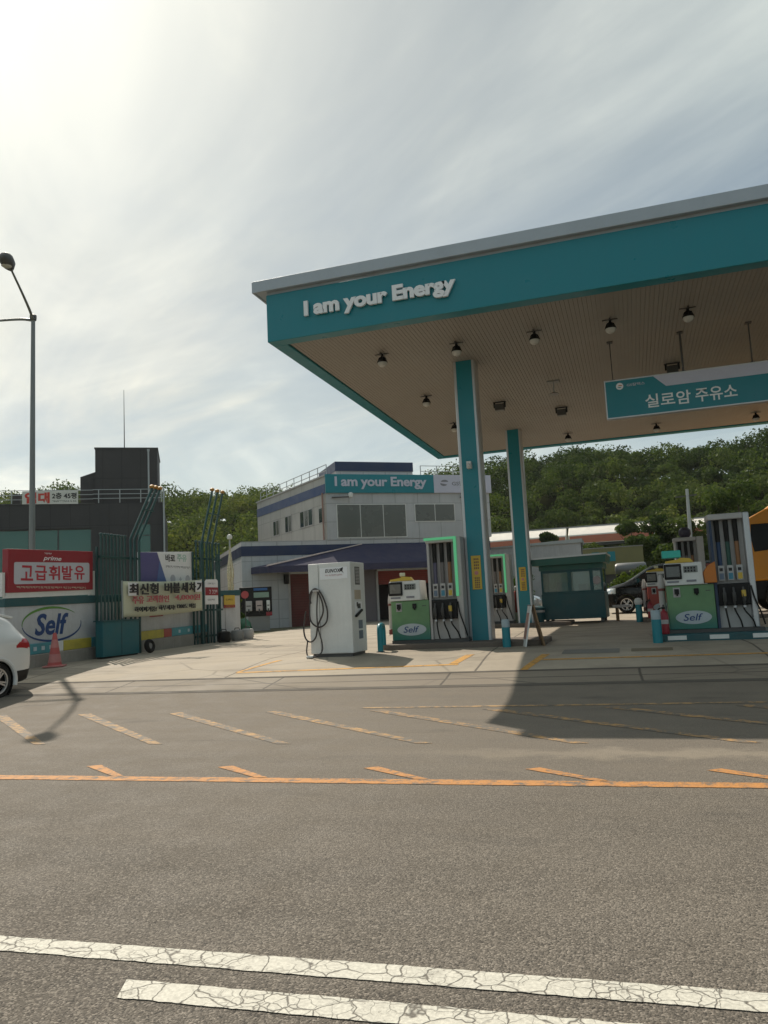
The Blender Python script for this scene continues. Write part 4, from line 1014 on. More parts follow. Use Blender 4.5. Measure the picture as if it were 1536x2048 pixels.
def torus(mb, R, r, c, n=24, k=10, tilt=0.0, sx=1.0):
    vs_, fs = [], []
    for i in range(n):
        a = 2*math.pi*i/n
        for j in range(k):
            b = 2*math.pi*j/k; q = R+r*math.cos(b)
            x, y, z = q*math.cos(a), r*sx*math.sin(b), q*math.sin(a)
            y, z = y*math.cos(tilt)-z*math.sin(tilt), y*math.sin(tilt)+z*math.cos(tilt)
            vs_.append((c[0]+x, c[1]+y, c[2]+z))
    for i in range(n):
        for j in range(k): fs.append((i*k+j, ((i+1) % n)*k+j, ((i+1) % n)*k+(j+1) % k, i*k+(j+1) % k))
    return mb.add(vs_, fs)
torus(MB(), 0.13, 0.055, (0, 0, 0.185), tilt=-0.18, sx=1.3).build('casing', RUBBER, ty, smooth=True)
m = MB(); m.lathe([(0.0, -0.02), (0.075, -0.03), (0.08, 0.03), (0, 0.02)], (0, 0, 0.185), 16, 'y'); m.build('wheel_disc', GREY, ty, smooth=True)
for i, (x, y, mt, lb) in enumerate(((-12.35, 21.9, BLACK, 'black weighted tub at the foot of the right vent pipe rack'), (-12.35, 22.75, GREY, 'grey weighted tub between black tub and wall end'), (-12.4, 23.55, LGREY, 'pale grey weighted tub nearest the right wall end'))):
    t = thing('weight_tub', lb, 'tub', (x, y, gz(x, y)), 0, 'tubs along the wall foot')
    m = MB(); m.lathe([(0.17, 0), (0.21, 0.06), (0.21, 0.26), (0.19, 0.32), (0.10, 0.34), (0, 0.345)], n=16); m.build('body', mt, t, smooth=True)
    m = MB(); m.tube([(-0.09, 0, 0.34), (-0.07, 0, 0.40), (0.07, 0, 0.40), (0.09, 0, 0.34)], 0.015); m.build('handle', DGREY, t, smooth=True)
# folded parasol with ball finial behind the wall end
fp = thing('folded_parasol', 'thin folded pale gold parasol with white ball tip behind the right wall end', 'parasol', (-13.5, 24.5, gz(-13.5, 24.5)))
m = MB(); m.tube([(0, 0, 0), (0, 0, 3.45)], 0.03, 10); m.build('pole', GALV, fp, smooth=True)
m = MB(); m.lathe([(0, 3.45), (0.08, 3.48), (0.10, 3.55), (0.08, 3.62), (0, 3.65)], n=14); m.build('finial_ball', WHITE, fp, smooth=True)
rr = random.Random(5); v, f = [], []; K = 22
for i, (r_, z) in enumerate(((0.035, 3.3), (0.06, 3.0), (0.10, 2.7), (0.15, 2.4), (0.17, 2.15), (0.13, 1.95), (0.15, 1.8), (0.12, 1.62))):
    for k_ in range(K):
        a = 2*math.pi*k_/K; q = 0.62*r_*(1+0.28*math.cos(a*6+i*0.3)+rr.uniform(-.1, .1)); v.append((q*math.cos(a), q*math.sin(a), z))
for i in range(7):
    for k_ in range(K): f.append((i*K+k_, i*K+(k_+1) % K, (i+1)*K+(k_+1) % K, (i+1)*K+k_))
mb = MB(); mb.add(v, f); mb.build('folded_cloth', paint('pale gold foil cloth', (0.60, 0.51, 0.35), 0.25, metal=0.4, wear=0.15, scale=6), fp, smooth=True)

# street lamp
sl_ = thing('street_lamp', 'tall grey double arm street lamp behind the red sign', 'street lamp', (-16.65, 18.45, gz(-16.6, 18.4)))
zt_ = 10.65-gz(-16.6, 18.4)
m = MB(); m.tube([(0, 0, 0), (0, 0, 0.5), (0, 0, zt_)], [0.12, 0.098, 0.058], 14); m.build('pole', paint('lamp post steel', (0.21, 0.22, 0.22), 0.45, metal=0.4, wear=0.2), sl_, smooth=True)
m = MB(); m.lathe([(0.09, zt_-0.12), (0.10, zt_-0.05), (0.10, zt_+0.03), (0.03, zt_+0.07), (0, zt_+0.07)], n=14); m.build('pole_cap', DGREY, sl_, smooth=True)
LP = MATS['lamp post steel']
for (dx, dy) in ((1.93, -3.1), (-3.55, -0.25)):
    L = math.hypot(dx, dy); ux, uy = dx/L, dy/L
    m = MB(); m.tube(smoothpath([(0, 0, zt_-0.12), (ux*0.5, uy*0.5, zt_-0.02), (ux*1.6, uy*1.6, zt_+0.06), (ux*(L-0.55), uy*(L-0.55), zt_+0.12)]), [0.05]+[0.046-0.0011*i for i in range(18)], 10); am = m.build('arm', LP, sl_, smooth=True)
    m = MB(); m.tube([(ux*(L-0.66), uy*(L-0.66), zt_+0.12), (ux*(L-0.5), uy*(L-0.5), zt_+0.13), (ux*(L-0.28), uy*(L-0.28), zt_+0.14), (ux*L, uy*L, zt_+0.13), (ux*(L+0.18), uy*(L+0.18), zt_+0.10), (ux*(L+0.26), uy*(L+0.26), zt_+0.09)], [0.035, 0.10, 0.17, 0.18, 0.13, 0.03], 12); m.build('lamp_head', DGREY, am, smooth=True)
    m = MB(); m.lathe([(0.13, zt_-0.03), (0.10, zt_-0.055), (0, zt_-0.065)], (ux*(L-0.05), uy*(L-0.05), 0), 14); m.build('lamp_lens', GLOBE, am, smooth=True)
fc = thing('wall_camera', 'small pale camera dome on a bracket behind the red sign beside the lamp post', 'camera', (-15.2, 17.35, 2.72), rad(45))
m = MB(); m.obox((0.15, 0, 0.36), (0.22, 0, -0.03), (0, 0.09, 0), (0.02, 0, 0.075)); m.build('housing', WHITE, fc, bevel=0.03); m = MB(); m.tube([(-0.05, 0, 0.3), (-0.12, 0, 0.0), (-0.12, 0, -2.2)], 0.03); m.build('bracket', GALV, fc)

# ------------------------------------------------------------------ station building (two storeys, carwash in front)
BA = rad(90-53.5)
B0 = (-15.3, 33.5)
bd = thing('station_building', 'grey white two storey station building with navy bands and teal slogan board', 'building', (B0[0], B0[1], 0), BA)
def cladding(name, c, sx=1.2, sz=0.45):
    b = NT(name); v = b.coord('Object')
    n = b.noise(v, 0.9, 4); n2 = b.noise(b.coord('Object', (3, 3, 0.35)), 2.0, 5, .65)
    s = b.n('ShaderNodeSeparateXYZ'); b.t.links.new(v, s.inputs[0])
    u = b.math('ADD', s.outputs[0], s.outputs[1])
    def j(o, sp, w): return b.rng(b.math('ABSOLUTE', b.math('SUBTRACT', b.math('MODULO', b.math('ADD', o, 300.0), sp), sp/2)), w*0.5, w, 1, 0)
    jj = b.math('MAXIMUM', j(u, sx, 0.025), j(s.outputs[2], sz*2, 0.02))
    col = b.mix(b.rng(n, .35, .65), tuple(x*0.88 for x in c), c)
    col = b.mix(b.math('MULTIPLY', b.rng(n2, .5, .75), 0.4), col, tuple(x*0.62 for x in c))
    col = b.mix(b.math('MULTIPLY', jj, 0.55), col, tuple(x*0.4 for x in c))
    b.bsdf(col, 0.6, 0, b.bump(b.math('MULTIPLY', jj, -1), 0.3, 0.02)); return b.m
CLAD = cladding('pale metal cladding', (0.50, 0.505, 0.52))
CLADL = cladding('cream metal cladding', (0.50, 0.475, 0.44))
PURPW = paint('purple grey wall', (0.20, 0.175, 0.19), 0.8, wear=0.2)
z0 = 0.5
# lower storey with door openings: piers between
m = MB()
for x0, x1, za, zb_ in ((-2.27, -0.02, z0, 3.999), (0.98, 4.30, z0, 3.999), (7.75, 10.5, z0, 3.999), (-0.02, 0.98, 3.16, 3.999), (4.30, 7.75, 3.12, 3.999), (-2.27, 10.5, 4.465, 4.68)):
    m.box(x0, x1, 0, 0.25, za, zb_)
m.box(-2.27, -2.02, 0.25, 11, z0, 4.68); m.box(10.25, 10.5, 0.25, 11, z0, 4.68); m.box(-2.02, 10.25, 10.75, 11, z0, 4.68)
lw = m.build('lower_wall', CLAD, bd)
m = MB(); m.box(-2.02, 10.25, 0.25, 10.75, 4.40, 4.60); m.build('lower_roof', GREY, bd)
m = MB(); m.box(-2.28, 10.51, -0.02, 0.25, 4.0, 4.464); m.box(-2.29, -2.02, 0.251, 11.01, 4.0, 4.464); m.build('navy_band', NAVY, bd)
m = MB(); m.box(1.2, 4.25, -0.012, -0.002, z0, 3.3); m.build('wall_panel', PURPW, bd)
# doors
m = MB(); m.box(-0.02, 0.98, 0.12, 0.18, z0, 3.16); d1 = m.build('roller_door', DRED, bd)
m = MB(); [m.box(-0.02, 0.98, 0.112, 0.1195, 0.6+i*0.12, 0.61+i*0.12) for i in range(21)]; m.build('slat_groove', paint('dark groove', (0.05, 0.012, 0.012), 0.7), d1)
m = MB(); m.box(-0.10, 1.08, -0.16, -0.003, 3.10, 3.38); m.build('door_header', WHITE, d1)
m = MB(); m.box(-0.14, -0.03, -0.05, 0.1, z0, 3.09); m.build('door_jamb', LGREY, d1)
m = MB(); m.box(4.30, 7.75, 0.14, 0.20, 2.45, 3.12); d2 = m.build('roller_door', paint('red shutter slats', (0.30, 0.035, 0.025), 0.55, wear=0.2), bd)
m = MB(); [m.box(4.30, 7.75, 0.132, 0.1395, 2.5+i*0.1, 2.508+i*0.1) for i in range(6)]; m.build('slat_groove', MATS['dark groove'], d2)
m = MB(); m.box(4.25, 7.80, -0.18, -0.003, 3.10, 3.42); hh = m.build('door_header', WHITE, d2)
m = MB(); [m.box(x, x+0.12, -0.188, -0.181, 3.2, 3.31) for x in (4.75, 5.9, 7.0)]; m.build('header_mark', DGREY, hh)
for xj in (4.20, 7.75):
    m = MB(); m.box(xj, xj+0.1, -0.10, 0.1, z0, 3.099); m.build('door_jamb', LGREY, d2)
m = MB(); m.box(4.31, 7.74, 5.0, 5.1, z0, 3.6); m.box(4.31, 7.74, 0.3, 5.0, z0, 0.66); m.build('bay_interior', PURPW, bd)
# navy hipped awning
R0, R1, E0, E1, EO = 3.55, 6.95, -1.35, 8.3, -1.55
m = MB()
m.add([(R0, -0.021, 4.42), (R1, -0.021, 4.42), (E1, EO, 3.42), (E0, EO, 3.42), (-1.85, -0.021, 3.46), (8.7, -0.021, 3.46)], [(0, 3, 2, 1), (0, 4, 3), (1, 2, 5)])
m.add([(E0, EO, 3.42), (E1, EO, 3.42), (E1, EO, 3.12), (E0, EO, 3.12), (-1.85, -0.021, 3.46), (-1.85, -0.021, 3.16), (8.7, -0.021, 3.46), (8.7, -0.021, 3.16)], [(0, 3, 2, 1), (0, 4, 5, 3), (1, 2, 7, 6)])
aw = m.build('awning', NAVYPURPLE, bd)
so_ = aw.modifiers.new('thick', 'SOLIDIFY'); so_.thickness = 0.02
for ea, ra in ((E0-0.02, R0), (E1+0.02, R1)):
    m = MB(); m.bar((ea, EO-0.02, 3.45), (ra, -0.06, 4.45), 0.10, 0.05); m.build('hip_flashing', paint('pale pink flashing', (0.55, 0.47, 0.46), 0.5), aw)
m = MB(); m.box(-0.34, -0.15, -0.35, -0.02, 2.65, 3.10); m.build('loudspeaker', BLACK, bd)
# upper storey: skewed footprint
sd_ = Vector((math.sin(rad(-47)), math.cos(rad(-47)), 0)); e1 = Vector((math.cos(BA), math.sin(BA), 0)); e2 = Vector((-math.sin(BA), math.cos(BA), 0))
sx_, sy_ = sd_.dot(e1), sd_.dot(e2)
U0 = 1.86
def side(t, off=0.0):            # point on the side wall, t metres back, off metres outward
    return (U0+sx_*t-sy_*off*1.0, 0.03+sy_*t+sx_*off)
A_, B_ = side(0), side(9.5)
m = MB(); m.slab([A_, (10.6, 0.03), (10.6, 9.3), B_], 4.681, 7.80); up_ = m.build('upper_wall', CLADL, bd)
m = MB(); m.box(U0+0.02, 10.62, -0.02, 0.029, 4.69, 7.0); fr_ = m.build('front_cladding', CLAD, bd)
def sbox(mb, t0, t1, z0, z1, o0, o1):
    return mb.slab([side(t0, o1), side(t0, o0), side(t1, o0), side(t1, o1)][::1], z0, z1)
m = MB(); sbox(m, 0.02, 9.5, 6.96, 7.42, 0.002, 0.03); m.build('navy_band', paint('side navy band', (0.05, 0.085, 0.20), 0.5, wear=0.15), bd)
m = MB(); m.slab([side(0.0, 0.06), (10.7, -0.06), (10.7, 0.30), (U0+0.1, 0.30), side(9.3, -0.25), side(9.55, 0.06)], 7.801, 7.87); m.build('parapet_cap', LGREY, bd)
def win(x0, x1, z0, z1, n, mt, nm='window'):
    f_ = MB(); f_.box(x0, x1, -0.045, -0.0205, z0, z1); w = f_.build(nm, WHITE, bd)
    for k in range(n):
        a = x0+0.04+(x1-x0-0.04)*k/n; b2 = x0+(x1-x0-0.04)*(k+1)/n
        p_ = MB(); p_.box(a, b2-0.0, -0.052, -0.0455, z0+0.04, z1-0.04); p_.build('pane', mt, w)
win(2.36, 5.96, 4.75, 6.42, 3, BLIND); win(6.42, 8.62, 5.50, 6.42, 2, BLIND)
for t0, t1, za, zb_, n in ((6.1, 6.95, 5.55, 6.42, 2), (4.3, 5.2, 5.55, 6.47, 2), (1.55, 3.15, 5.58, 6.46, 3), (0.28, 0.82, 5.55, 6.34, 1)):
    m = MB(); sbox(m, t0, t1, za, zb_, 0.002, 0.03); w = m.build('window', LGREY, bd)
    for k in range(n):
        a = t0+(t1-t0)*(k+0.1)/n; b2 = t0+(t1-t0)*(k+0.9)/n
        m = MB(); sbox(m, a, b2, za+0.05, zb_-0.05, 0.031, 0.037); m.build('pane', HOUSEGLASS if (k+n) % 2 else BLIND, w)
m = MB(); m.tube([(*side(0.18, 0.09), 4.7), (*side(0.18, 0.09), 7.0)], 0.045); m.build('downpipe', paint('reddish downpipe', (0.32, 0.2, 0.17), 0.6), bd)
# slogan board
m = MB(); m.box(U0-0.02, 7.50, -0.14, -0.021, 6.96, 7.88); sb = m.build('slogan_board', TEAL, bd, bevel=0.008)
lettering(sb, [('I am your Energy', 4.70, 7.14, 4.80, 0.62, PALE, 0.028, 0, 0.97)], -0.141, thick=0.03)
m = MB(); m.box(7.503, 10.72, -0.14, -0.021, 6.96, 7.88); lb = m.build('brand_board', PALE, bd, bevel=0.008)
m = MB(); m.prism(ellipse(8.1, 7.52, 0.20, 0.11, 16, 0, math.pi), -0.15, -0.1405); m.prism(ellipse(8.05, 7.42, 0.19, 0.11, 16, math.pi*0.9, math.pi*1.9), -0.15, -0.1405); m.build('logo', GREYINK, lb)
lettering(lb, [('GS칼텍스', 9.15, 7.32, 1.3, 0.24, GREYINK, 0.02)], -0.141)
# rooftop box and railings
rb = MB(); rb.box(2.75, 6.90, 1.2, 4.5, 7.802, 8.72); rt = rb.build('rooftop_room', CLAD, bd)
rb = MB(); rb.box(2.72, 6.93, 1.17, 4.53, 8.28, 8.76); rb.build('navy_band', NAVY, rt)
m = MB()
for t in range(0, 10):
    p_ = side(0.1+t*1.02, -0.15); m.bar((*p_, 7.872), (*p_, 8.40), 0.035)
for z in (8.12, 8.40): m.bar((*side(0.1, -0.15), z), (*side(9.3, -0.15), z), 0.03)
m.build('roof_railing', GALV, bd); m = MB()
for i in range(5): m.bar((6.95+i*0.9, 0.2, 7.872), (6.95+i*0.9, 0.2, 8.40), 0.035)
for z in (8.12, 8.40): m.bar((6.95, 0.2, z), (10.55, 0.2, z), 0.03)
m.build('roof_railing', GALV, bd)
m = MB(); m.box(9.9, 10.15, 0.8, 1.0, 7.802, 8.9); m.build('flue', BROWNW, bd)
def cctv(x, label):
    p_ = Vector((B0[0], B0[1], 0))+e1*x+e2*-0.03
    t = thing('security_camera', label, 'camera', (p_.x, p_.y, 6.72), BA, 'security cameras on the building')
    m = MB(); m.bar((-0.1, -0.02, 0.02), (0.75 if x < 5 else 0.4, -0.28, 0.02), 0.09, 0.05); m.build('arm', DGREY, t)
    m = MB(); m.lathe([(0, -0.14), (0.09, -0.10), (0.12, 0.0), (0.12, 0.09), (0.05, 0.14), (0, 0.145)], (0.78 if x < 5 else 0.42, -0.30, 0.09), 14); m.build('dome', WHITE, t, smooth=True)
cctv(2.25, 'white dome camera on a dark arm under the left end of the slogan board'); cctv(9.05, 'white dome camera on a short arm beside the front column')

# car wash console, plants, bin
cs = thing('payment_console', 'black car wash console with blue and pale displays and three white slots', 'console', (-15.2, 29.95, gz(-15.2, 30)), rad(27))
m = MB(); m.box(-0.80, 0.56, 0, 0.6, 0.62, 1.85); cb2 = m.build('housing', BLACK, cs, bevel=0.02)
m = MB(); m.box(-0.45, 0.45, 0.05, 0.6, 0, 0.619); m.build('base', GREY, cs)
m = MB(); m.box(-0.20, 0.38, -0.012, -0.001, 1.70, 1.80); m.build('blue_display', paint('blue display', (0.01, 0.10, 0.32), 0.3), cb2)
m = MB(); m.box(-0.20, 0.44, -0.012, -0.001, 1.40, 1.62); m.build('pale_display', paint('pale green display', (0.22, 0.32, 0.26), 0.3), cb2)
for x, w, mt in ((-0.42, 0.28, LGREY), (0.02, 0.28, paint('pinkish panel', (0.52, 0.42, 0.40), 0.5)), (0.40, 0.14, WHITE)):
    m = MB(); m.box(x-w/2, x+w/2, -0.10, -0.001, 0.84, 1.27); q = m.build('slot_unit', mt, cb2, bevel=0.02)
    m = MB(); m.box(x-w/3, x+w/3, -0.108, -0.101, 1.04, 1.08); m.tube([(x, -0.13, 0.93), (x, -0.13, 0.78)], 0.03); m.build('coin_slot', DGREY, q)
m = MB(); m.box(0.30, 0.55, -0.1, 0.02, 0.62, 0.78); m.build('red_tray', RED, cs, bevel=0.01)
gb = thing('refuse_sack', 'dark green refuse sack slumped beside the car wash console', 'sack', (-14.55, 27.2, gz(-15, 27.2)))
rr = random.Random(8); m = MB(); m.lathe([(0.25, 0), (0.36, 0.08), (0.38, 0.25), (0.32, 0.42), (0.2, 0.58), (0.07, 0.68), (0.09, 0.76), (0.02, 0.80)], n=18)
m.v = [(x*(1+0.16*mnoise.noise((x*5, y*5, z*5))), y*(1+0.16*mnoise.noise((x*5+3, y*5, z*5))), z) for x, y, z in m.v]
m.build('sack_body', paint('green sack plastic', (0.015, 0.12, 0.06), 0.3, wear=0.2), gb, smooth=True)

# ------------------------------------------------------------------ dark building on the left
DA = rad(90-58)
D0 = (-22.08, 33.36)
db = thing('dark_building', 'dark grey clad building with roof tower and teal tinted glass band at the left', 'building', (D0[0], D0[1], 0), DA)
DK = cladding('charcoal cladding', (0.048, 0.044, 0.047), 0.9, 1.2)
m = MB()
m.box(-16, -12.5, 0, 0.3, 0, 7.08); m.box(-12.5, -3.36, 0, 0.3, 5.88, 7.08); m.box(-12.5, -3.36, 0, 0.3, 0, 2.3); m.box(-3.36, -1.24, 0, 0.3, 0, 7.08); m.box(-0.57, 0, 0, 0.3, 0, 7.08)
m.box(-1.24, -0.57, 0, 0.3, 6.07, 7.08); m.box(-1.24, -0.57, 0, 0.3, 0, 3.9)
m.box(-16, -15.7, 0.3, 10, 0, 7.08); m.box(-0.3, 0, 0.3, 10, 0, 7.08); m.box(-15.7, -0.3, 9.7, 10, 0, 7.08); m.box(-15.7, -0.3, 0.3, 9.7, 6.7, 6.95)
m.build('main_wall', DK, db)
def dwin(x0, x1, za, zb_, muls):
    f_ = MB(); f_.box(x0, x0+0.05, 0.08, 0.16, za, zb_); f_.box(x1-0.05, x1, 0.08, 0.16, za, zb_); f_.box(x0+.05, x1-.05, 0.08, 0.16, za, za+0.05); f_.box(x0+.05, x1-.05, 0.08, 0.16, zb_-0.05, zb_)
    for q in muls: f_.box(q-0.03, q+0.03, 0.085, 0.155, za+0.05, zb_-0.05)
    f_.box(x0+.05, x1-.05, 0.085, 0.155, za+(zb_-za)*0.72, za+(zb_-za)*0.72+0.04) if not muls else None
    w = f_.build('window', DGREY, db); g = MB(); g.box(x0+0.05, x1-0.05, 0.11, 0.13, za+0.05, zb_-0.05); g.build('pane', CLEART, w)
CLEART = clear_glass('teal tinted glazing', (0.22, 0.55, 0.48), 0.45, (0.14, 0.33, 0.29))
dwin(-12.5, -3.36, 2.3, 5.88, (-10.9, -9.3, -7.8, -6.2, -4.9)); dwin(-1.24, -0.57, 3.9, 6.07, ())
m = MB(); m.box(-15.6, -0.31, 4.2, 4.3, 0.6, 6.6); m.build('inner_wall', paint('pale room wall', (0.42, 0.46, 0.44), 0.8), db)
m = MB()
for x in (-11.5, -10.2, -8.6, -7.0, -5.6, -5.0, -4.3): m.box(x, x+0.5, 2.2, 2.7, 2.3, 4.35)
m.build('shelf_unit', LETTER, db); m = MB(); m.box(-15.6, -0.31, 0.31, 9.6, 2.1, 2.25); m.build('floor_slab', GREY, db)
m = MB(); m.box(-3.22, -0.24, 0.31, 4.0, 7.08, 9.90); tw = m.build('roof_tower', DK, db)
m = MB(); m.box(-3.26, -0.20, 0.27, 4.04, 9.901, 9.96); m.build('tower_cap', DGREY, tw)
m = MB(); m.prism([(-3.95, 7.08), (-3.222, 7.08), (-3.222, 8.78), (-3.95, 8.52)], 0.6, 4.0); m.build('stair_shed', DK, tw)
m = MB(); m.tube([(-1.89, 1.2, 9.96), (-1.89, 1.2, 13.2)], [0.03, 0.012], 6); m.build('antenna', DGREY, tw)
m = MB(); m.tube([(-0.66, -0.05, 7.15), (-0.66, -0.05, 9.75)], 0.045, 8); m.box(-0.72, -0.60, -0.11, 0.0, 9.70, 9.80); m.build('downpipe', GALV, tw)
m = MB(); m.box(-16.02, -3.23, -0.04, 0.32, 7.081, 7.13); m.box(-0.23, 0.02, -0.04, 0.32, 7.081, 7.13); m.build('parapet_cap', DGREY, db)
m = MB()
for i in range(17): m.bar((-15.9+i*0.99, -0.02 if -15.9+i*0.99 > -3.3 else 0.1, 7.12), (-15.9+i*0.99, -0.02 if -15.9+i*0.99 > -3.3 else 0.1, 7.78), 0.045)
for z in (7.34, 7.56, 7.78): m.bar((-15.9, 0.1, z), (-3.3, 0.1, z), 0.03); m.bar((-3.3, -0.02, z), (0, -0.02, z), 0.03)
m.build('roof_railing', GALV, db)
m = MB(); m.box(-7.0, -6.66, 0.35, 0.7, 7.08, 7.66); m.build('chimney', DK, db)
m = MB(); m.tube([(0.05, -0.12, 0.4), (0.05, -0.12, 7.8)], 0.045, 8); m.build('corner_pipe', GALV, db)
P_ = Vector((D0[0], D0[1], 0))+Vector((math.cos(DA), math.sin(DA), 0))*-5.2+Vector((math.sin(DA), -math.cos(DA), 0))*0.05
rn = thing('rental_banner', 'white banner reading 임대 2층 45평 tied to the roof railing of the dark building', 'banner', (P_.x, P_.y, 7.10), DA)
m = MB(); m.prism([(-1.29, 0.0), (1.23, -0.02), (1.23, 0.66), (-1.29, 0.62)], -0.012, 0); o = m.build('cloth', BANNERW, rn)
BR = paint('bright red banner print', (0.62, 0.06, 0.045), 0.7)
for i, g in enumerate('임대'): lettering(o, [(g, -0.92+0.60*i, 0.03, 0.52, 0.54, BR, 0.05)], -0.013)
lettering(o, [('2층 45평', 0.60, 0.24, 1.12, 0.30, INK, 0.03)], -0.013)
small_print(o, 0.60, 0.09, 1.1, 0.08, INK, -0.013, 41)

# ------------------------------------------------------------------ things behind the forecourt
def boxhouse(name, label, cat, loc, rz, L, D, H, mt, rib=0.25):
    t = thing(name, label, cat, loc, rz)
    m = MB(); m.box(0, L, 0, D, 0.15, H); w = m.build('wall', mt, t)
    m = MB(); x = 0.05
    while x < L-0.1: m.box(x, x+rib*0.5, -0.03, -0.001, 0.3, H-0.15); x += rib
    m.build('wall_rib', mt, w)
    return t, w
WB, w = boxhouse('storage_shed', 'long pale white container shed behind the kiosk roof', 'shed', (-8.6, 45.2, 0.7), rad(1), 5.95, 2.4, 3.72, paint('white container', (0.50, 0.50, 0.52), 0.6, wear=0.2, streak=0.3), 0.3)
m = MB(); m.prism([(-0.1, 3.721), (6.05, 3.721), (6.05, 3.95), (-0.1, 3.75)], -0.1, 2.5); m.build('roof', GALV, WB); m = MB(); m.box(5.96, 6.03, 0.0, 0.12, 0, 3.72); m.build('corner_post', DGREY, WB)
OC, w = boxhouse('site_cabin', 'olive green cabin with teal shutters behind the black car', 'cabin', (-4.2, 50.0, 2.5), rad(1), 4.95, 2.4, 1.78, paint('olive cabin', (0.20, 0.19, 0.075), 0.6, wear=0.3), 0.4)
for x in (1.9, 2.85): 
    m = MB(); m.box(x, x+0.45, -0.05, -0.031, 0.95, 1.55); m.build('shutter', TEAL, OC)
m = MB(); m.box(0.1, 4.85, 0.2, 2.2, -1.95, 0.149); m.build('steel_frame', DGREY, OC)
m = MB(); m.box(-0.03, 4.98, -0.04, 2.42, 1.781, 1.84); m.build('roof', GREY, OC)
sv = thing('water_tank', 'silver grey tank trailer under the olive cabin', 'tank', (-0.05, 47.6, 0.9), rad(0))
m = MB(); m.lathe([(0.0, -0.9), (0.28, -0.86), (0.36, -0.75), (0.36, 0.75), (0.28, 0.86), (0, 0.9)], (0, 0, 1.95), 18, 'x'); m.build('tank', paint('dull silver', (0.17, 0.175, 0.18), 0.4, metal=0.3), sv, smooth=True)
m = MB(); m.box(-0.85, 0.85, -0.3, 0.3, 1.35, 1.60); [m.box(x, x+0.12, -0.25, 0.25, 0, 1.35) for x in (-0.7, 0.6)]; m.build('frame', BLACK, sv)
up2 = thing('utility_pole', 'thin grey utility pole standing before the wooded slope at the right', 'pole', (3.1, 44.9, 0.7))
m = MB(); m.tube([(0, 0, 0), (0.12, 0, 6.2)], [0.13, 0.08], 10); m.build('shaft', GALV, up2, smooth=True); m = MB(); m.bar((-0.5, 0, 5.8), (0.6, 0, 5.85), 0.07); m.build('cross_arm', DGREY, up2)
# long white elevated structure
tr = thing('elevated_train', 'white and red train on the embankment in front of the wooded hill', 'train', (-13.5, 75.5, 5.9), rad(0.8))
WT = paint('white coach', (0.82, 0.77, 0.70), 0.5, wear=0.1)
for i in range(4):
    x = i*8.0
    m = MB(); m.add([(x, 0, .45), (x+7.8, 0, .45), (x+7.8, 0, 1.30), (x, 0, 1.30), (x, 1.6, 2.15), (x+7.8, 1.6, 2.15), (x, 2.4, 2.15), (x+7.8, 2.4, 2.15), (x, 2.4, .45), (x+7.8, 2.4, .45)], [(0, 1, 2, 3), (3, 2, 5, 4), (4, 5, 7, 6), (6, 7, 9, 8), (0, 3, 4, 6, 8), (1, 9, 7, 5, 2)]); cch = m.build('coach', WT, tr, bevel=0.05)
    m = MB(); m.box(x+0.1, x+7.7, -0.02, -0.001, 0.50, 1.18); m.build('red_stripe', paint('red coach stripe', (0.55, 0.17, 0.10), 0.5), cch)
    m = MB(); [m.box(x+0.8+k*1.1, x+1.6+k*1.1, -0.03, -0.002, 0.85, 1.15) for k in range(6)] if i == 3 else m.box(x+0.4, x+7.4, 0.1, 2.3, 0.2, 0.449); m.build('underframe' if i != 3 else 'window', DGREY, cch)
    m = MB(); m.box(x-0.05, x+7.9, 1.6, 2.55, 2.151, 2.26); m.build('roof', GREY, cch)

# ------------------------------------------------------------------ hill and forest
rng = np.random.default_rng(11)
def hprof(az):      # crest height of the ground (tree tops are about 5 m higher), azimuth in degrees from +y
    P = [(-180, 8), (-80, 13), (-60, 15.0), (-44, 15.8), (-34, 17.0), (-22, 17.6), (-13, 18.0), (-8, 19.8), (-2, 21.0), (4, 19.4), (9, 19.6), (20, 19.5), (40, 20), (80, 14), (180, 8)]
    return float(np.interp(az, [p[0] for p in P], [p[1] for p in P]))
def hstart(az): return float(np.interp(az, [-70, -40, -25, -12, -6, 10, 60], [58, 62, 66, 84, 90, 84, 60]))
def hz_(x, y):
    d = math.hypot(x, y); az = math.degrees(math.atan2(x, y)); s = hstart(az)
    u = min(max((d-s)/(125-s), 0), 1); u = u*u*(3-2*u)*0.55+u*0.45
    z = 0.7+(hprof(az)-0.7)*u + (min(max((d-125)/300, 0), 1))*3.0
    emb = 0.0
    if -18 < az < 30: emb = 5.1*min(max((d-71)/4, 0), 1)*(1-u)
    return z+emb+0.9*mnoise.noise((x*0.05, y*0.05, 0))*min(u*3, 1)
v, f = [], []
AZ = [-90+2.0*i for i in range(0, 91)]; DS = [56, 60, 64, 68, 71, 72, 73, 74, 75, 77, 80, 84, 88, 93, 98, 104, 110, 117, 125, 135, 150, 180, 230, 320]
for a in AZ:
    for d in DS:
        x, y = d*math.sin(rad(a)), d*math.cos(rad(a)); v.append((x, y, hz_(x, y)-0.8))
k_ = len(DS)
for i in range(len(AZ)-1):
    for j in range(k_-1): f.append((i*k_+j, i*k_+j+1, (i+1)*k_+j+1, (i+1)*k_+j))
mb = MB(); mb.add(v, f); hill = struct(mb.build('hill', paint('leaf litter slope', (0.022, 0.028, 0.010), 0.95, wear=0.05, scale=0.2, spec=0.0), smooth=True))

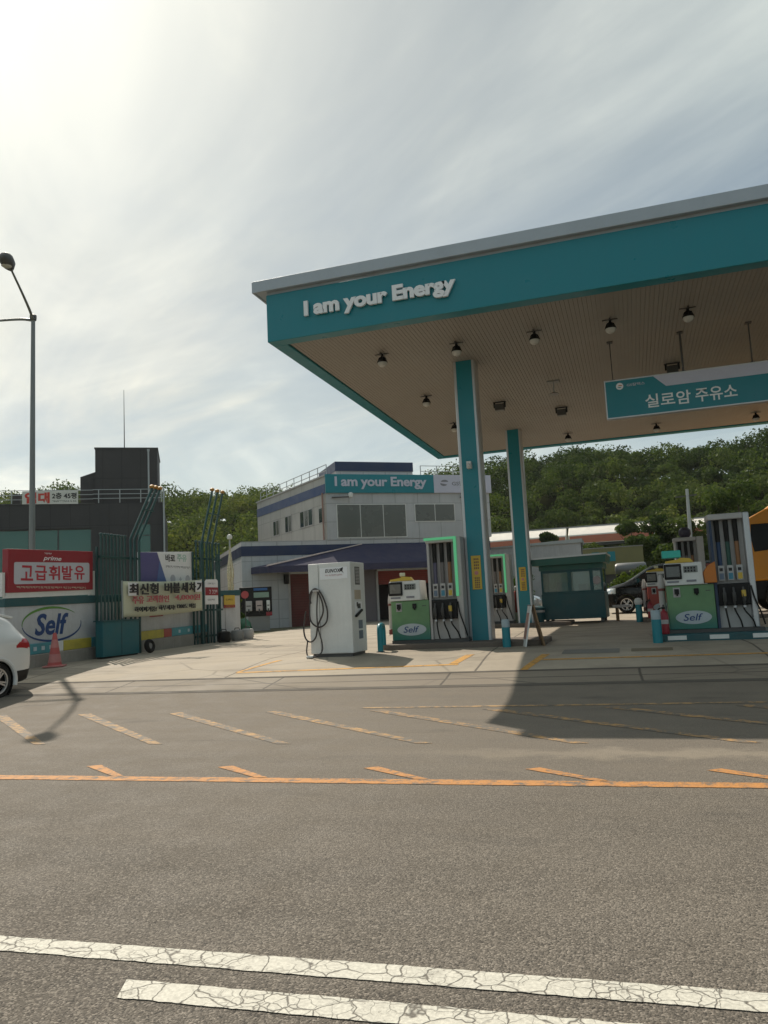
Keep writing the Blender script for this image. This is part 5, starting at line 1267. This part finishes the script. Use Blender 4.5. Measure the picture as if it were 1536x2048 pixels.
def leaf_mat(name, stops, trans=0.35):
    b = NT(name)
    at = b.n('ShaderNodeAttribute'); at.attribute_name = 'tint'
    cr = b.n('ShaderNodeValToRGB'); e = cr.color_ramp.elements
    e[0].position = 0; e[0].color = (*stops[0], 1); e[1].position = 1; e[1].color = (*stops[-1], 1)
    for i, s in enumerate(stops[1:-1]): q = e.new((i+1)/(len(stops)-1)); q.color = (*s, 1)
    b.t.links.new(at.outputs['Fac'], cr.inputs[0])
    d = b.n('ShaderNodeBsdfDiffuse'); b.t.links.new(cr.outputs[0], d.inputs[0])
    t = b.n('ShaderNodeBsdfTranslucent'); b.t.links.new(b.mix(1.0, cr.outputs[0], (1.0, 1.15, 0.45), 'MULTIPLY'), t.inputs[0])
    g = b.n('ShaderNodeBsdfGlossy'); g.inputs['Roughness'].default_value = 0.45; g.inputs['Color'].default_value = (0.6, 0.65, 0.6, 1)
    m1 = b.n('ShaderNodeMixShader'); m1.inputs[0].default_value = trans; b.t.links.new(d.outputs[0], m1.inputs[1]); b.t.links.new(t.outputs[0], m1.inputs[2])
    m2 = b.n('ShaderNodeMixShader'); m2.inputs[0].default_value = 0.012; b.t.links.new(m1.outputs[0], m2.inputs[1]); b.t.links.new(g.outputs[0], m2.inputs[2])
    b.t.links.new(m2.outputs[0], b.out.inputs[0]); return b.m
LEAF = leaf_mat('mixed woodland leaves', [(0.034, 0.056, 0.022), (0.070, 0.100, 0.032), (0.125, 0.152, 0.046), (0.195, 0.195, 0.070)])
LEAF2 = leaf_mat('garden leaves', [(0.03, 0.06, 0.015), (0.07, 0.11, 0.02), (0.12, 0.15, 0.03)])
BARK = paint('grey brown bark', (0.09, 0.07, 0.05), 0.9, wear=0.3, scale=4, bump=0.4)
def leaf_cloud(centers, radii, tints, per, size, lumps=9, flat=0.8):
    """leaf clumps spread in lumps over crowns: returns vertices (n*4,3), tint per vertex"""
    V, T = [], []
    for c, r, t in zip(centers, radii, tints):
        n = per if np.isscalar(per) else int(per*r*r)
        L = rng.normal(size=(lumps, 3)); L /= np.linalg.norm(L, axis=1)[:, None]; L[:, 2] = np.abs(L[:, 2])*1.15-0.28
        lc = L*(r*rng.uniform(0.35, 0.78, (lumps, 1)))*np.array([1, 1, flat]); lr = r*rng.uniform(0.30, 0.50, lumps); lt = rng.normal(0, 0.11, lumps)
        w = rng.integers(0, lumps, n)
        q = rng.normal(size=(n, 3)); q /= np.linalg.norm(q, axis=1)[:, None]; q[:, 2] = q[:, 2]*0.85+0.12
        p = lc[w]+q*(lr[w]*rng.uniform(0.72, 1.05, n))[:, None]+c
        nn_ = q+rng.normal(0, 0.55, (n, 3)); nn_ /= np.linalg.norm(nn_, axis=1)[:, None]
        h = rng.normal(size=(n, 3)); u = np.cross(nn_, h); u /= np.linalg.norm(u, axis=1)[:, None]; w2 = np.cross(nn_, u)
        s = (size*rng.uniform(0.6, 1.3, n))[:, None]
        quad = np.stack([p-u*s, p-w2*s*0.6, p+u*s, p+w2*s*0.6], 1)
        V.append(quad.reshape(-1, 3)); T.append(np.repeat(np.clip(t+lt[w]+rng.normal(0, 0.09, n), 0, 1), 4))
    return np.concatenate(V), np.concatenate(T)
def leaf_object(name, V, T, m, parent=None):
    n = len(V); me = bpy.data.meshes.new(name)
    me.vertices.add(n); me.vertices.foreach_set('co', V.astype(np.float32).ravel())
    me.loops.add(n); me.loops.foreach_set('vertex_index', np.arange(n, dtype=np.int32))
    me.polygons.add(n//4); me.polygons.foreach_set('loop_start', np.arange(0, n, 4, dtype=np.int32))
    me.update(calc_edges=True)
    a = me.attributes.new('tint', 'FLOAT', 'POINT'); a.data.foreach_set('value', T.astype(np.float32))
    me.materials.append(m)
    o = bpy.data.objects.new(name, me); COL.objects.link(o)
    if parent is not None: o.parent = parent
    return o
C_, R_, T_ = [], [], []
for _ in range(9000):
    az = rng.uniform(-62, 34); s = hstart(az)
    d = math.sqrt(rng.uniform((s+5)**2, 142**2))
    if d < s+6: continue
    if -17 < az < 13 and d < 82 + 3*math.sin(az): continue
    x, y = d*math.sin(rad(az)), d*math.cos(rad(az))
    r = rng.uniform(1.4, 3.6)
    if any((x-q[0])**2+(y-q[1])**2 < (0.52*(r+rq))**2 for q, rq in zip(C_, R_)): continue
    z = hz_(x, y)-0.8+r*0.75+rng.uniform(0.2, 1.6)
    C_.append(np.array([x, y, z])); R_.append(r)
    patch = mnoise.noise((x*0.03, y*0.03, 3.0))
    up_dark = (d-95)/60 if az > -12 else (d-110)/90
    T_.append(0.52+0.42*patch-0.30*up_dark+rng.normal(0, 0.10))
V, T = leaf_cloud(C_, R_, T_, 640, 0.20, 12, 0.85)
fo = leaf_object('forest', V, T, LEAF); fo['kind'] = 'stuff'; fo['label'] = 'mixed green woodland covering the hill behind the station'

def tree(x, y, z, h, r, tint, name, label, cat='tree', per=900, size=0.22, mat=None, group=None, crown_lo=0.25):
    t = thing(name, label, cat, (x, y, z), 0, group)
    q = random.Random(int(x*100+y*7)); m = MB()
    m.tube([(0, 0, -0.1), (0.05, 0, h*0.3), (0.0, 0.05, h*0.75)], [0.035*h*0.6, 0.025*h*0.6, 0.01*h*0.6], 8)
    tk = m.build('trunk', BARK, t, smooth=True); m = MB()
    for i in range(6):
        a = q.uniform(0, 6.28); zz_ = h*q.uniform(0.3, 0.6)
        m.tube([(0, 0, zz_), (math.cos(a)*r*0.35, math.sin(a)*r*0.35, zz_+h*0.14), (math.cos(a)*r*0.7, math.sin(a)*r*0.7, zz_+h*0.22)], [0.012*h*.6, 0.008*h*.6, 0.003*h*.6], 6)
    m.build('limb', BARK, tk, smooth=True)
    cs_, rs_, ts_ = [], [], []
    for i in range(7):
        a = q.uniform(0, 6.28); k = q.uniform(0.1, 0.55); zz_ = q.uniform(h*(crown_lo+0.15), h*0.85)
        cs_.append(np.array([math.cos(a)*r*k, math.sin(a)*r*k, zz_])); rs_.append(r*q.uniform(0.42, 0.62)); ts_.append(tint+q.uniform(-.12, .12))
    V, T = leaf_cloud(cs_, rs_, ts_, per//7, size, 8)
    leaf_object('crown', V, T, mat or LEAF, t)
    return t
TG = 'trees in front of the railway embankment'
TREES = [(-6.7, 66, 0.9, 6.6, 1.2, 0.12, 'dark bushy tree between the two white coaches left of the gap'), (-3.2, 66, 0.9, 5.0, 1.8, 0.45, 'olive tree covering the red stripe of the middle coach'),
         (0.2, 64, 0.9, 7.0, 2.2, 0.30, 'broad tree right behind the olive cabin'), (2.0, 62, 0.9, 7.0, 1.9, 0.12, 'dark tree left of the utility pole'),
         (0.4, 58, 0.9, 5.0, 2.0, 0.35, 'low brownish tree above the black car windscreen'), (4.4, 60, 0.9, 6.4, 2.2, 0.4, 'tree seen between utility pole and right pump mast'),
         (7.6, 60, 0.9, 8.5, 2.8, 0.35, 'tall tree behind the orange truck cab'), (-12.0, 66, 0.9, 4.6, 2.0, 0.5, 'olive shrub tree seen right of the rear column'),
         (-15.0, 60, 0.9, 6.0, 2.4, 0.55, 'yellow green tree between the two teal columns'), (2.9, 55, 0.9, 4.2, 1.7, 0.22, 'small dark tree behind the red pump mast')]
for x, y, z, h, r, ti, lb in TREES: tree(x, y, z, h, r, ti, 'tree', lb, group=TG, per=5200, size=0.13)
BG = 'bushes on the bank behind the forecourt'
for x, y, z, h, r, ti, lb in [(-3.5, 40, 0.75, 1.9, 1.0, 0.7, 'yellow green bush seen through the kiosk glass'), (-2.0, 42, 0.75, 1.6, 1.0, 0.75, 'bright bush above the bonnet of the black car'), (-0.6, 43, 0.75, 1.9, 1.1, 0.8, 'grassy bush under the silver tank'),
                              (0.6, 42, 0.75, 2.1, 1.1, 0.6, 'leafy bush behind the black car windscreen'), (-4.9, 33, 0.7, 1.5, 0.8, 0.5, 'bush with dry twigs left of the kiosk'), (-5.6, 41, 0.75, 2.0, 1.1, 0.35, 'dark bush behind the rear teal column'), (-14.05, 26.0, 0.6, 1.5, 0.38, 0.3, 'dark potted shrub behind the right wall end'), (-14.6, 26.6, 0.6, 1.0, 0.35, 0.4, 'lower shrub between wall end and car wash console')]:
    tree(x, y, z, h, r, ti, 'bush', lb, 'bush', 1800, 0.06, LEAF2, BG, 0.05)
rf_ = thing('flower_pot', 'red painted flower pot stand between the wall end and the console', 'flower pot', (-14.45, 26.4, gz(-14.4, 26.4)))
m = MB(); m.lathe([(0.14, 0), (0.17, 0.05), (0.20, 0.42), (0.22, 0.44), (0.22, 0.50), (0.1, 0.51), (0, 0.51)], n=16); m.build('pot', paint('dull red pot', (0.20, 0.03, 0.025), 0.6), rf_, smooth=True)
rsn = thing('round_sign', 'small red round sign on a post beyond the right wall end', 'sign', (-13.75, 26.0, gz(-13.8, 26)), rad(20))
m = MB(); m.tube([(0, 0.04, 0), (0, 0.04, 1.62)], 0.018); m.build('post', DGREY, rsn); m = MB(); m.lathe([(0, 0), (0.14, 0.001), (0.14, 0.02)], (0, 0, 1.50), 20, 'y'); m.build('disc', paint('washed red disc', (0.42, 0.06, 0.07), 0.5), rsn)

# ------------------------------------------------------------------ vehicles
def cat_interp(keys, x):
    xs = [k[0] for k in keys]
    if x <= xs[0]: return list(keys[0][1:])
    if x >= xs[-1]: return list(keys[-1][1:])
    i = max(j for j in range(len(xs)-1) if xs[j] <= x)
    t = (x-xs[i])/(xs[i+1]-xs[i]); a, b = keys[i], keys[i+1]
    p = keys[i-1] if i > 0 else a; n = keys[i+2] if i+2 < len(keys) else b
    out = []
    for c in range(1, len(a)):
        m0 = (b[c]-p[c])/(b[0]-p[0]) if b[0] != p[0] else 0; m1 = (n[c]-a[c])/(n[0]-a[0]) if n[0] != a[0] else 0
        d = b[0]-a[0]; t2, t3 = t*t, t*t*t
        out.append((2*t3-3*t2+1)*a[c]+(t3-2*t2+t)*d*m0+(-2*t3+3*t2)*b[c]+(t3-t2)*d*m1)
    return out
def car(name, label, cat, loc, rz, keys, wheels, wr, W, parts, colors, group=None):
    """keys: (x, zlow, zbelt, ztop, wlow, wbelt, wtop); parts(x, y, z, ring) -> part name of a face"""
    t = thing(name, label, cat, loc, rz, group)
    x0, x1 = keys[0][0], keys[-1][0]; NX = 170
    RING = [(0, 'c', 0.0), ]
    rings = []; xs = [x0+(x1-x0)*(0.5-0.5*math.cos(math.pi*i/NX)) if False else x0+(x1-x0)*i/NX for i in range(NX+1)]
    for x in xs:
        zl, zb, zt, wl_, wb_, wt = cat_interp(keys, x)
        ctrl = [(0, zl), (wl_*0.85, zl), (wl_*0.98, zl+0.06), (max(wl_, wb_)*1.0, zl+(zb-zl)*0.45), (wb_*1.0, zl+(zb-zl)*0.80), (wb_*0.97, zb), (wt+(wb_-wt)*0.35, zb+(zt-zb)*0.55), (wt, zt-0.055*min(1, (zt-zb)/0.3)), (wt*0.80, zt-0.006), (0, zt)]
        pts = smoothpath([(p[0], p[1], 0) for p in ctrl], 7)
        rings.append([(p.x, p.y) for p in pts])
    K = len(rings[0]); groups = {}
    def face(key, vs): groups.setdefault(key, MB()).add(vs, [(0, 1, 2, 3)])
    for i in range(NX):
        for k in range(K-1):
            for s in (1, -1):
                q = [(xs[i], s*rings[i][k][0], rings[i][k][1]), (xs[i+1], s*rings[i+1][k][0], rings[i+1][k][1]), (xs[i+1], s*rings[i+1][k+1][0], rings[i+1][k+1][1]), (xs[i], s*rings[i][k+1][0], rings[i][k+1][1])]
                c = [sum(p[j] for p in q)/4 for j in range(3)]
                if any((c[0]-wx)**2+(c[2]-wr)**2 < (wr*1.13)**2 for wx in wheels) and abs(c[1]) > W*0.28: continue
                if s < 0: pass
                else: q = q[::-1]
                face(parts(c[0], c[1], c[2], k/(K-1)), q)
    for i, s in ((0, 1), (NX, -1)):
        r = rings[i]; poly = [(xs[i], y, z) for y, z in r]+[(xs[i], -y, z) for y, z in r[::-1]]
        groups.setdefault(parts(xs[i], 0, r[K//3][1], 0.3), MB()).add(poly, [tuple(range(len(poly)))])
    body = None
    for key in sorted(groups, key=lambda k: k != 'body'):
        mb = groups[key]; o = mb.build(key.replace('opposite_', ''), colors[key], t, smooth=True)
        bm = bmesh.new(); bm.from_mesh(o.data); bmesh.ops.remove_doubles(bm, verts=bm.verts[:], dist=0.0005); bmesh.ops.recalc_face_normals(bm, faces=bm.faces[:]); bm.to_mesh(o.data); bm.free()
        o.data.polygons.foreach_set('use_smooth', [True]*len(o.data.polygons))
    for wx in wheels:
        for s in (1, -1):
            m = MB(); n = 28; R = wr*1.16
            pts = [(wx+R*math.cos(math.pi*i/n*1.16-0.25), s*(W/2-0.02), wr+R*math.sin(math.pi*i/n*1.16-0.25)) for i in range(n+1)]
            m.tube(pts, 0.04, 8); m.build('arch_trim', colors['arch'], t, smooth=True)
            m = MB(); m.lathe([(wr*1.15, -0.14), (wr*1.15, 0.14)], (wx, s*(W/2-0.2), wr), 28, 'y', False); m.build('arch_liner', RUBBER, t)
            w = MB(); w.lathe([(wr*0.62, -0.10), (wr*0.90, -0.11), (wr, -0.07), (wr, 0.07), (wr*0.90, 0.11), (wr*0.62, 0.10)], (wx, s*(W/2-0.14), wr), 30, 'y', False); wo_ = w.build('wheel', RUBBER, t, smooth=True)
            w = MB(); yf = s*(W/2-0.045)
            for a in range(10):
                an = 2*math.pi*(a+(0.27 if a % 2 else -0.27))/10
                w.bar((wx+wr*0.12*math.cos(an), yf, wr+wr*0.12*math.sin(an)), (wx+wr*0.62*math.cos(an), yf, wr+wr*0.62*math.sin(an)), wr*0.075, 0.03)
            w.lathe([(wr*0.60, -0.02), (wr*0.68, -0.025), (wr*0.68, 0.025), (wr*0.60, 0.02)], (wx, yf, wr), 30, 'y', False); w.lathe([(0, -0.02), (wr*0.16, -0.02), (wr*0.16, 0.02), (0, 0.02)], (wx, yf, wr), 14, 'y')
            w.build('rim', colors['rim'], wo_, smooth=True)
            w = MB(); w.lathe([(0, -0.005), (wr*0.6, -0.005), (wr*0.6, 0.005), (0, 0.005)], (wx, s*(W/2-0.10), wr), 24, 'y'); w.build('hub_disc', BLACK, wo_)
    return t
CARW = paint('white car paint', (0.70, 0.70, 0.69), 0.18, wear=0.04, spec=0.6)
CARB = paint('black car paint', (0.006, 0.006, 0.007), 0.12, wear=0.05, spec=0.30)
CARGLASS = glass('car glass', (0.012, 0.015, 0.018), 0.05)
TAIL = paint('red tail lamp', (0.38, 0.008, 0.015), 0.15, wear=0.03, spec=0.7)
LAMPW = paint('clear head lamp', (0.75, 0.77, 0.78), 0.08, metal=0.6, wear=0.03)
RIM = paint('alloy rim', (0.55, 0.55, 0.56), 0.3, metal=0.8, wear=0.1)
suv_keys = [(-2.22, 0.46, 0.86, 0.98, 0.62, 0.66, 0.50), (-2.15, 0.34, 0.98, 1.10, 0.76, 0.80, 0.60), (-2.0, 0.30, 1.04, 1.28, 0.84, 0.87, 0.62), (-1.80, 0.28, 1.07, 1.47, 0.88, 0.90, 0.62), (-1.3, 0.26, 1.06, 1.57, 0.89, 0.91, 0.64), (0.0, 0.25, 1.0, 1.61, 0.89, 0.91, 0.66), (0.45, 0.25, 0.98, 1.56, 0.89, 0.91, 0.66), (1.15, 0.25, 0.97, 1.13, 0.89, 0.90, 0.70), (1.7, 0.26, 0.92, 1.03, 0.87, 0.87, 0.66), (2.05, 0.30, 0.80, 0.90, 0.78, 0.80, 0.6), (2.2, 0.40, 0.66, 0.74, 0.6, 0.66, 0.5)]
def suv_part(x, y, z, r):
    if z < 0.52 and (x < -1.75 or x > 1.8): return 'lower_bumper'
    if z < 0.36: return 'lower_bumper'
    ay = abs(y)
    if x < -1.72 and 0.90 < z < 1.08 and ay > 0.55 and z-0.90 < 0.24*(-1.66-x)/0.4+0.02: return 'tail_light' if y > 0 else 'opposite_tail_light'
    if r > 0.57 and r < 0.80 and -1.30 < x < 0.85 and z > 1.06 and not (-0.12 < x < 0.0) and not (-1.12 < x < -1.02): return 'side_window' if y > 0 else 'opposite_side_window'
    if r > 0.80 and 0.50 < x < 1.12: return 'windscreen'
    if r > 0.80 and -2.14 < x < -1.84 and z > 1.12: return 'rear_window'
    if x > 1.85 and 0.66 < z < 0.82 and ay > 0.42: return 'headlight' if y > 0 else 'opposite_headlight'
    return 'body'
SUVC = dict(body=CARW, lower_bumper=BLACK, tail_light=TAIL, opposite_tail_light=TAIL, side_window=CARGLASS, opposite_side_window=CARGLASS, windscreen=CARGLASS, rear_window=CARGLASS, headlight=LAMPW, opposite_headlight=LAMPW, arch=CARW, rim=RIM)
SR_ = rad(-93)
wc = (-11.08, 11.32)         # ground contact of the left rear wheel
lx, ly = -1.32, 0.76
sx0, sy0 = wc[0]-(lx*math.cos(SR_)-ly*math.sin(SR_)), wc[1]-(lx*math.sin(SR_)+ly*math.cos(SR_))
suv = car('parked_car', 'white sport utility car with red tail light cut off by the left picture edge', 'car', (sx0, sy0, g1(-SR*sx0+CR*sy0)+0.045), SR_, suv_keys, (-1.32, 1.32), 0.345, 1.82, suv_part, SUVC)
m = MB(); m.prism([(-1.93, 1.45), (-1.62, 1.52), (-1.62, 1.57), (-1.98, 1.49)], -0.56, 0.56); m.build('spoiler', CARW, suv, bevel=0.012)
m = MB(); torus(m, 0.095, 0.006, (-1.62, 0.885, 0.80), 24, 6); m.build('fuel_flap', LGREY, suv, smooth=True)
m = MB(); [m.box(x, x+0.17, 0.905, 0.925, 0.93, 0.955) for x in (-0.9, 0.15)]; m.build('door_handle', CARW, suv, bevel=0.008)
sed_keys = [(-2.35, 0.42, 0.80, 0.90, 0.6, 0.62, 0.5), (-2.2, 0.28, 0.88, 0.98, 0.76, 0.80, 0.6), (-1.6, 0.22, 0.92, 1.06, 0.86, 0.88, 0.6), (-0.9, 0.20, 0.92, 1.38, 0.89, 0.90, 0.58), (-0.2, 0.20, 0.91, 1.46, 0.9, 0.91, 0.6), (0.35, 0.20, 0.90, 1.42, 0.9, 0.91, 0.6), (1.35, 0.20, 0.88, 1.0, 0.89, 0.90, 0.68), (1.85, 0.22, 0.80, 0.90, 0.86, 0.87, 0.62), (2.25, 0.28, 0.66, 0.76, 0.72, 0.76, 0.5), (2.4, 0.38, 0.55, 0.62, 0.5, 0.55, 0.4)]
def sed_part(x, y, z, r):
    ay = abs(y)
    if z < 0.30: return 'lower_bumper'
    if x > 1.80 and 0.62 < z < 0.80 and ay > 0.38: return 'headlight' if y > 0 else 'opposite_headlight'
    if r > 0.57 and r < 0.80 and -1.45 < x < 1.05 and z > 0.97 and not (-0.08 < x < 0.02): return 'side_window' if y > 0 else 'opposite_side_window'
    if r > 0.80 and 0.42 < x < 1.30: return 'windscreen'
    if r > 0.80 and -1.65 < x < -0.95: return 'rear_window'
    if x < -2.0 and 0.72 < z < 0.88 and ay > 0.4: return 'tail_light' if y > 0 else 'opposite_tail_light'
    return 'body'
SEDC = dict(SUVC, body=CARB, arch=CARB)
mpv_keys = [(-2.45, 0.42, 0.95, 1.2, 0.75, 0.80, 0.6), (-2.38, 0.30, 1.05, 1.55, 0.86, 0.88, 0.66), (-2.1, 0.24, 1.10, 1.82, 0.93, 0.94, 0.70), (-1.0, 0.22, 1.10, 1.88, 0.95, 0.96, 0.72), (0.1, 0.22, 1.09, 1.87, 0.95, 0.96, 0.72), (0.6, 0.22, 1.08, 1.76, 0.95, 0.96, 0.72), (1.55, 0.22, 1.05, 1.22, 0.94, 0.95, 0.76), (2.0, 0.24, 0.98, 1.10, 0.92, 0.92, 0.70), (2.32, 0.28, 0.84, 0.95, 0.80, 0.82, 0.6), (2.45, 0.40, 0.68, 0.76, 0.6, 0.64, 0.45)]
def mpv_part(x, y, z, r):
    if z < 0.32: return 'lower_bumper'
    if x > 1.92 and 0.78 < z < 0.99 and abs(y) > 0.42: return 'headlight' if y > 0 else 'opposite_headlight'
    if r > 0.57 and r < 0.80 and -2.0 < x < 1.15 and z > 1.18 and not (-0.15 < x < -0.03) and not (-1.2 < x < -1.1): return 'side_window' if y > 0 else 'opposite_side_window'
    if r > 0.80 and 0.62 < x < 1.50: return 'windscreen'
    if r > 0.80 and x < -2.15 and z > 1.2: return 'rear_window'
    if x < -2.25 and 0.85 < z < 1.15 and abs(y) > 0.5: return 'tail_light' if y > 0 else 'opposite_tail_light'
    return 'body'
mpv = car('parked_car', 'tall black people carrier facing left, half hidden behind the red pump', 'car', (1.25, 33.0, gz(1, 33)), rad(180), mpv_keys, (-1.5, 1.55), 0.345, 1.92, mpv_part, SEDC)
m = MB(); m.box(0.80, 1.0, 0.97, 1.17, 1.06, 1.22); m.build('wing_mirror', CARB, mpv, bevel=0.03)
# silver car glimpsed behind the rear column
car('parked_car', 'pale silver car far behind, glimpsed between rear column and kiosk', 'car', (-6.6, 38.0, gz(-6, 38)), rad(8), sed_keys, (-1.38, 1.42), 0.335, 1.82, sed_part, dict(SUVC, body=paint('silver car paint', (0.42, 0.43, 0.44), 0.25, metal=0.4, wear=0.05)))

# orange truck
tk = thing('truck', 'orange truck cab with dark side window at the right picture edge', 'truck', (3.35, 27.4, gz(4, 28)), 0)
TO = paint('orange truck paint', (0.66, 0.27, 0.012), 0.4, wear=0.12, streak=0.08)
m = MB(); m.prism([(0.15, 1.02), (2.3, 1.02), (2.3, 3.35), (0.9, 3.32), (0.30, 3.02), (0.22, 2.3), (0.15, 1.7)], 0, 2.3); cab = m.build('cab', TO, tk, bevel=0.05)
m = MB(); m.prism([(0.45, 1.95), (1.05, 2.0), (1.02, 2.72), (1.16, 2.78), (1.16, 2.85), (0.42, 2.85), (0.38, 2.4)], -0.012, 0.3); m.build('side_window', paint('near black tinted glass', (0.006, 0.006, 0.007), 0.15, wear=0.02, spec=0.12), cab, bevel=0.02)
m = MB(); m.box(0.85, 1.10, -0.035, -0.001, 1.50, 1.58); m.build('door_handle', BLACK, cab, bevel=0.01)
m = MB(); m.box(0.215, 0.225, 0.25, 2.05, 2.0, 2.9); m.build('windscreen', CARGLASS, cab)
m = MB(); m.box(0.2, 8.2, 0.15, 2.15, 0.45, 1.015); m.box(0.05, 0.4, 0.05, 2.25, 0.35, 0.95); m.build('chassis', BLACK, tk)
m = MB(); m.box(2.42, 8.4, 0.0, 2.3, 1.05, 3.8); cb3 = m.build('cargo_body', TO, tk, bevel=0.04)
m = MB(); m.prism([(1.0, 3.36), (2.40, 3.36), (2.40, 3.95), (1.5, 3.72)], 0.1, 2.2); m.build('wind_deflector', TO, tk, bevel=0.03)
for wx in (1.15, 5.9, 7.1):
    for s in (0.1, 2.2):
        w = MB(); w.lathe([(0.30, -0.13), (0.48, -0.14), (0.50, -0.10), (0.50, 0.10), (0.48, 0.14), (0.30, 0.13)], (wx, s, 0.5), 26, 'y'); wo_ = w.build('wheel', RUBBER, tk, smooth=True)
        w = MB(); w.lathe([(0, -0.1), (0.30, -0.10), (0.30, 0.10), (0, 0.1)], (wx, s, 0.5), 20, 'y'); w.build('rim', GREY, wo_, smooth=True)
m = MB(); m.box(0.0, 0.12, -0.12, 0.0, 1.9, 2.5); m.build('wing_mirror', BLACK, tk, bevel=0.02)

# ------------------------------------------------------------------ thin summer haze
hb_ = NT('haze air')
pv = hb_.n('ShaderNodeVolumePrincipled')
pv.inputs['Color'].default_value = (0.93, 0.96, 0.92, 1)
pv.inputs['Density'].default_value = 0.00018
pv.inputs['Anisotropy'].default_value = 0.35
hb_.t.links.new(pv.outputs[0], hb_.out.inputs['Volume'])
m = MB(); m.box(-905, 905, -305, 1205, -1.2, 34.0)
hz_o = m.build('haze', hb_.m); hz_o['kind'] = 'stuff'; hz_o['label'] = 'thin warm haze over the wooded hill and yard'
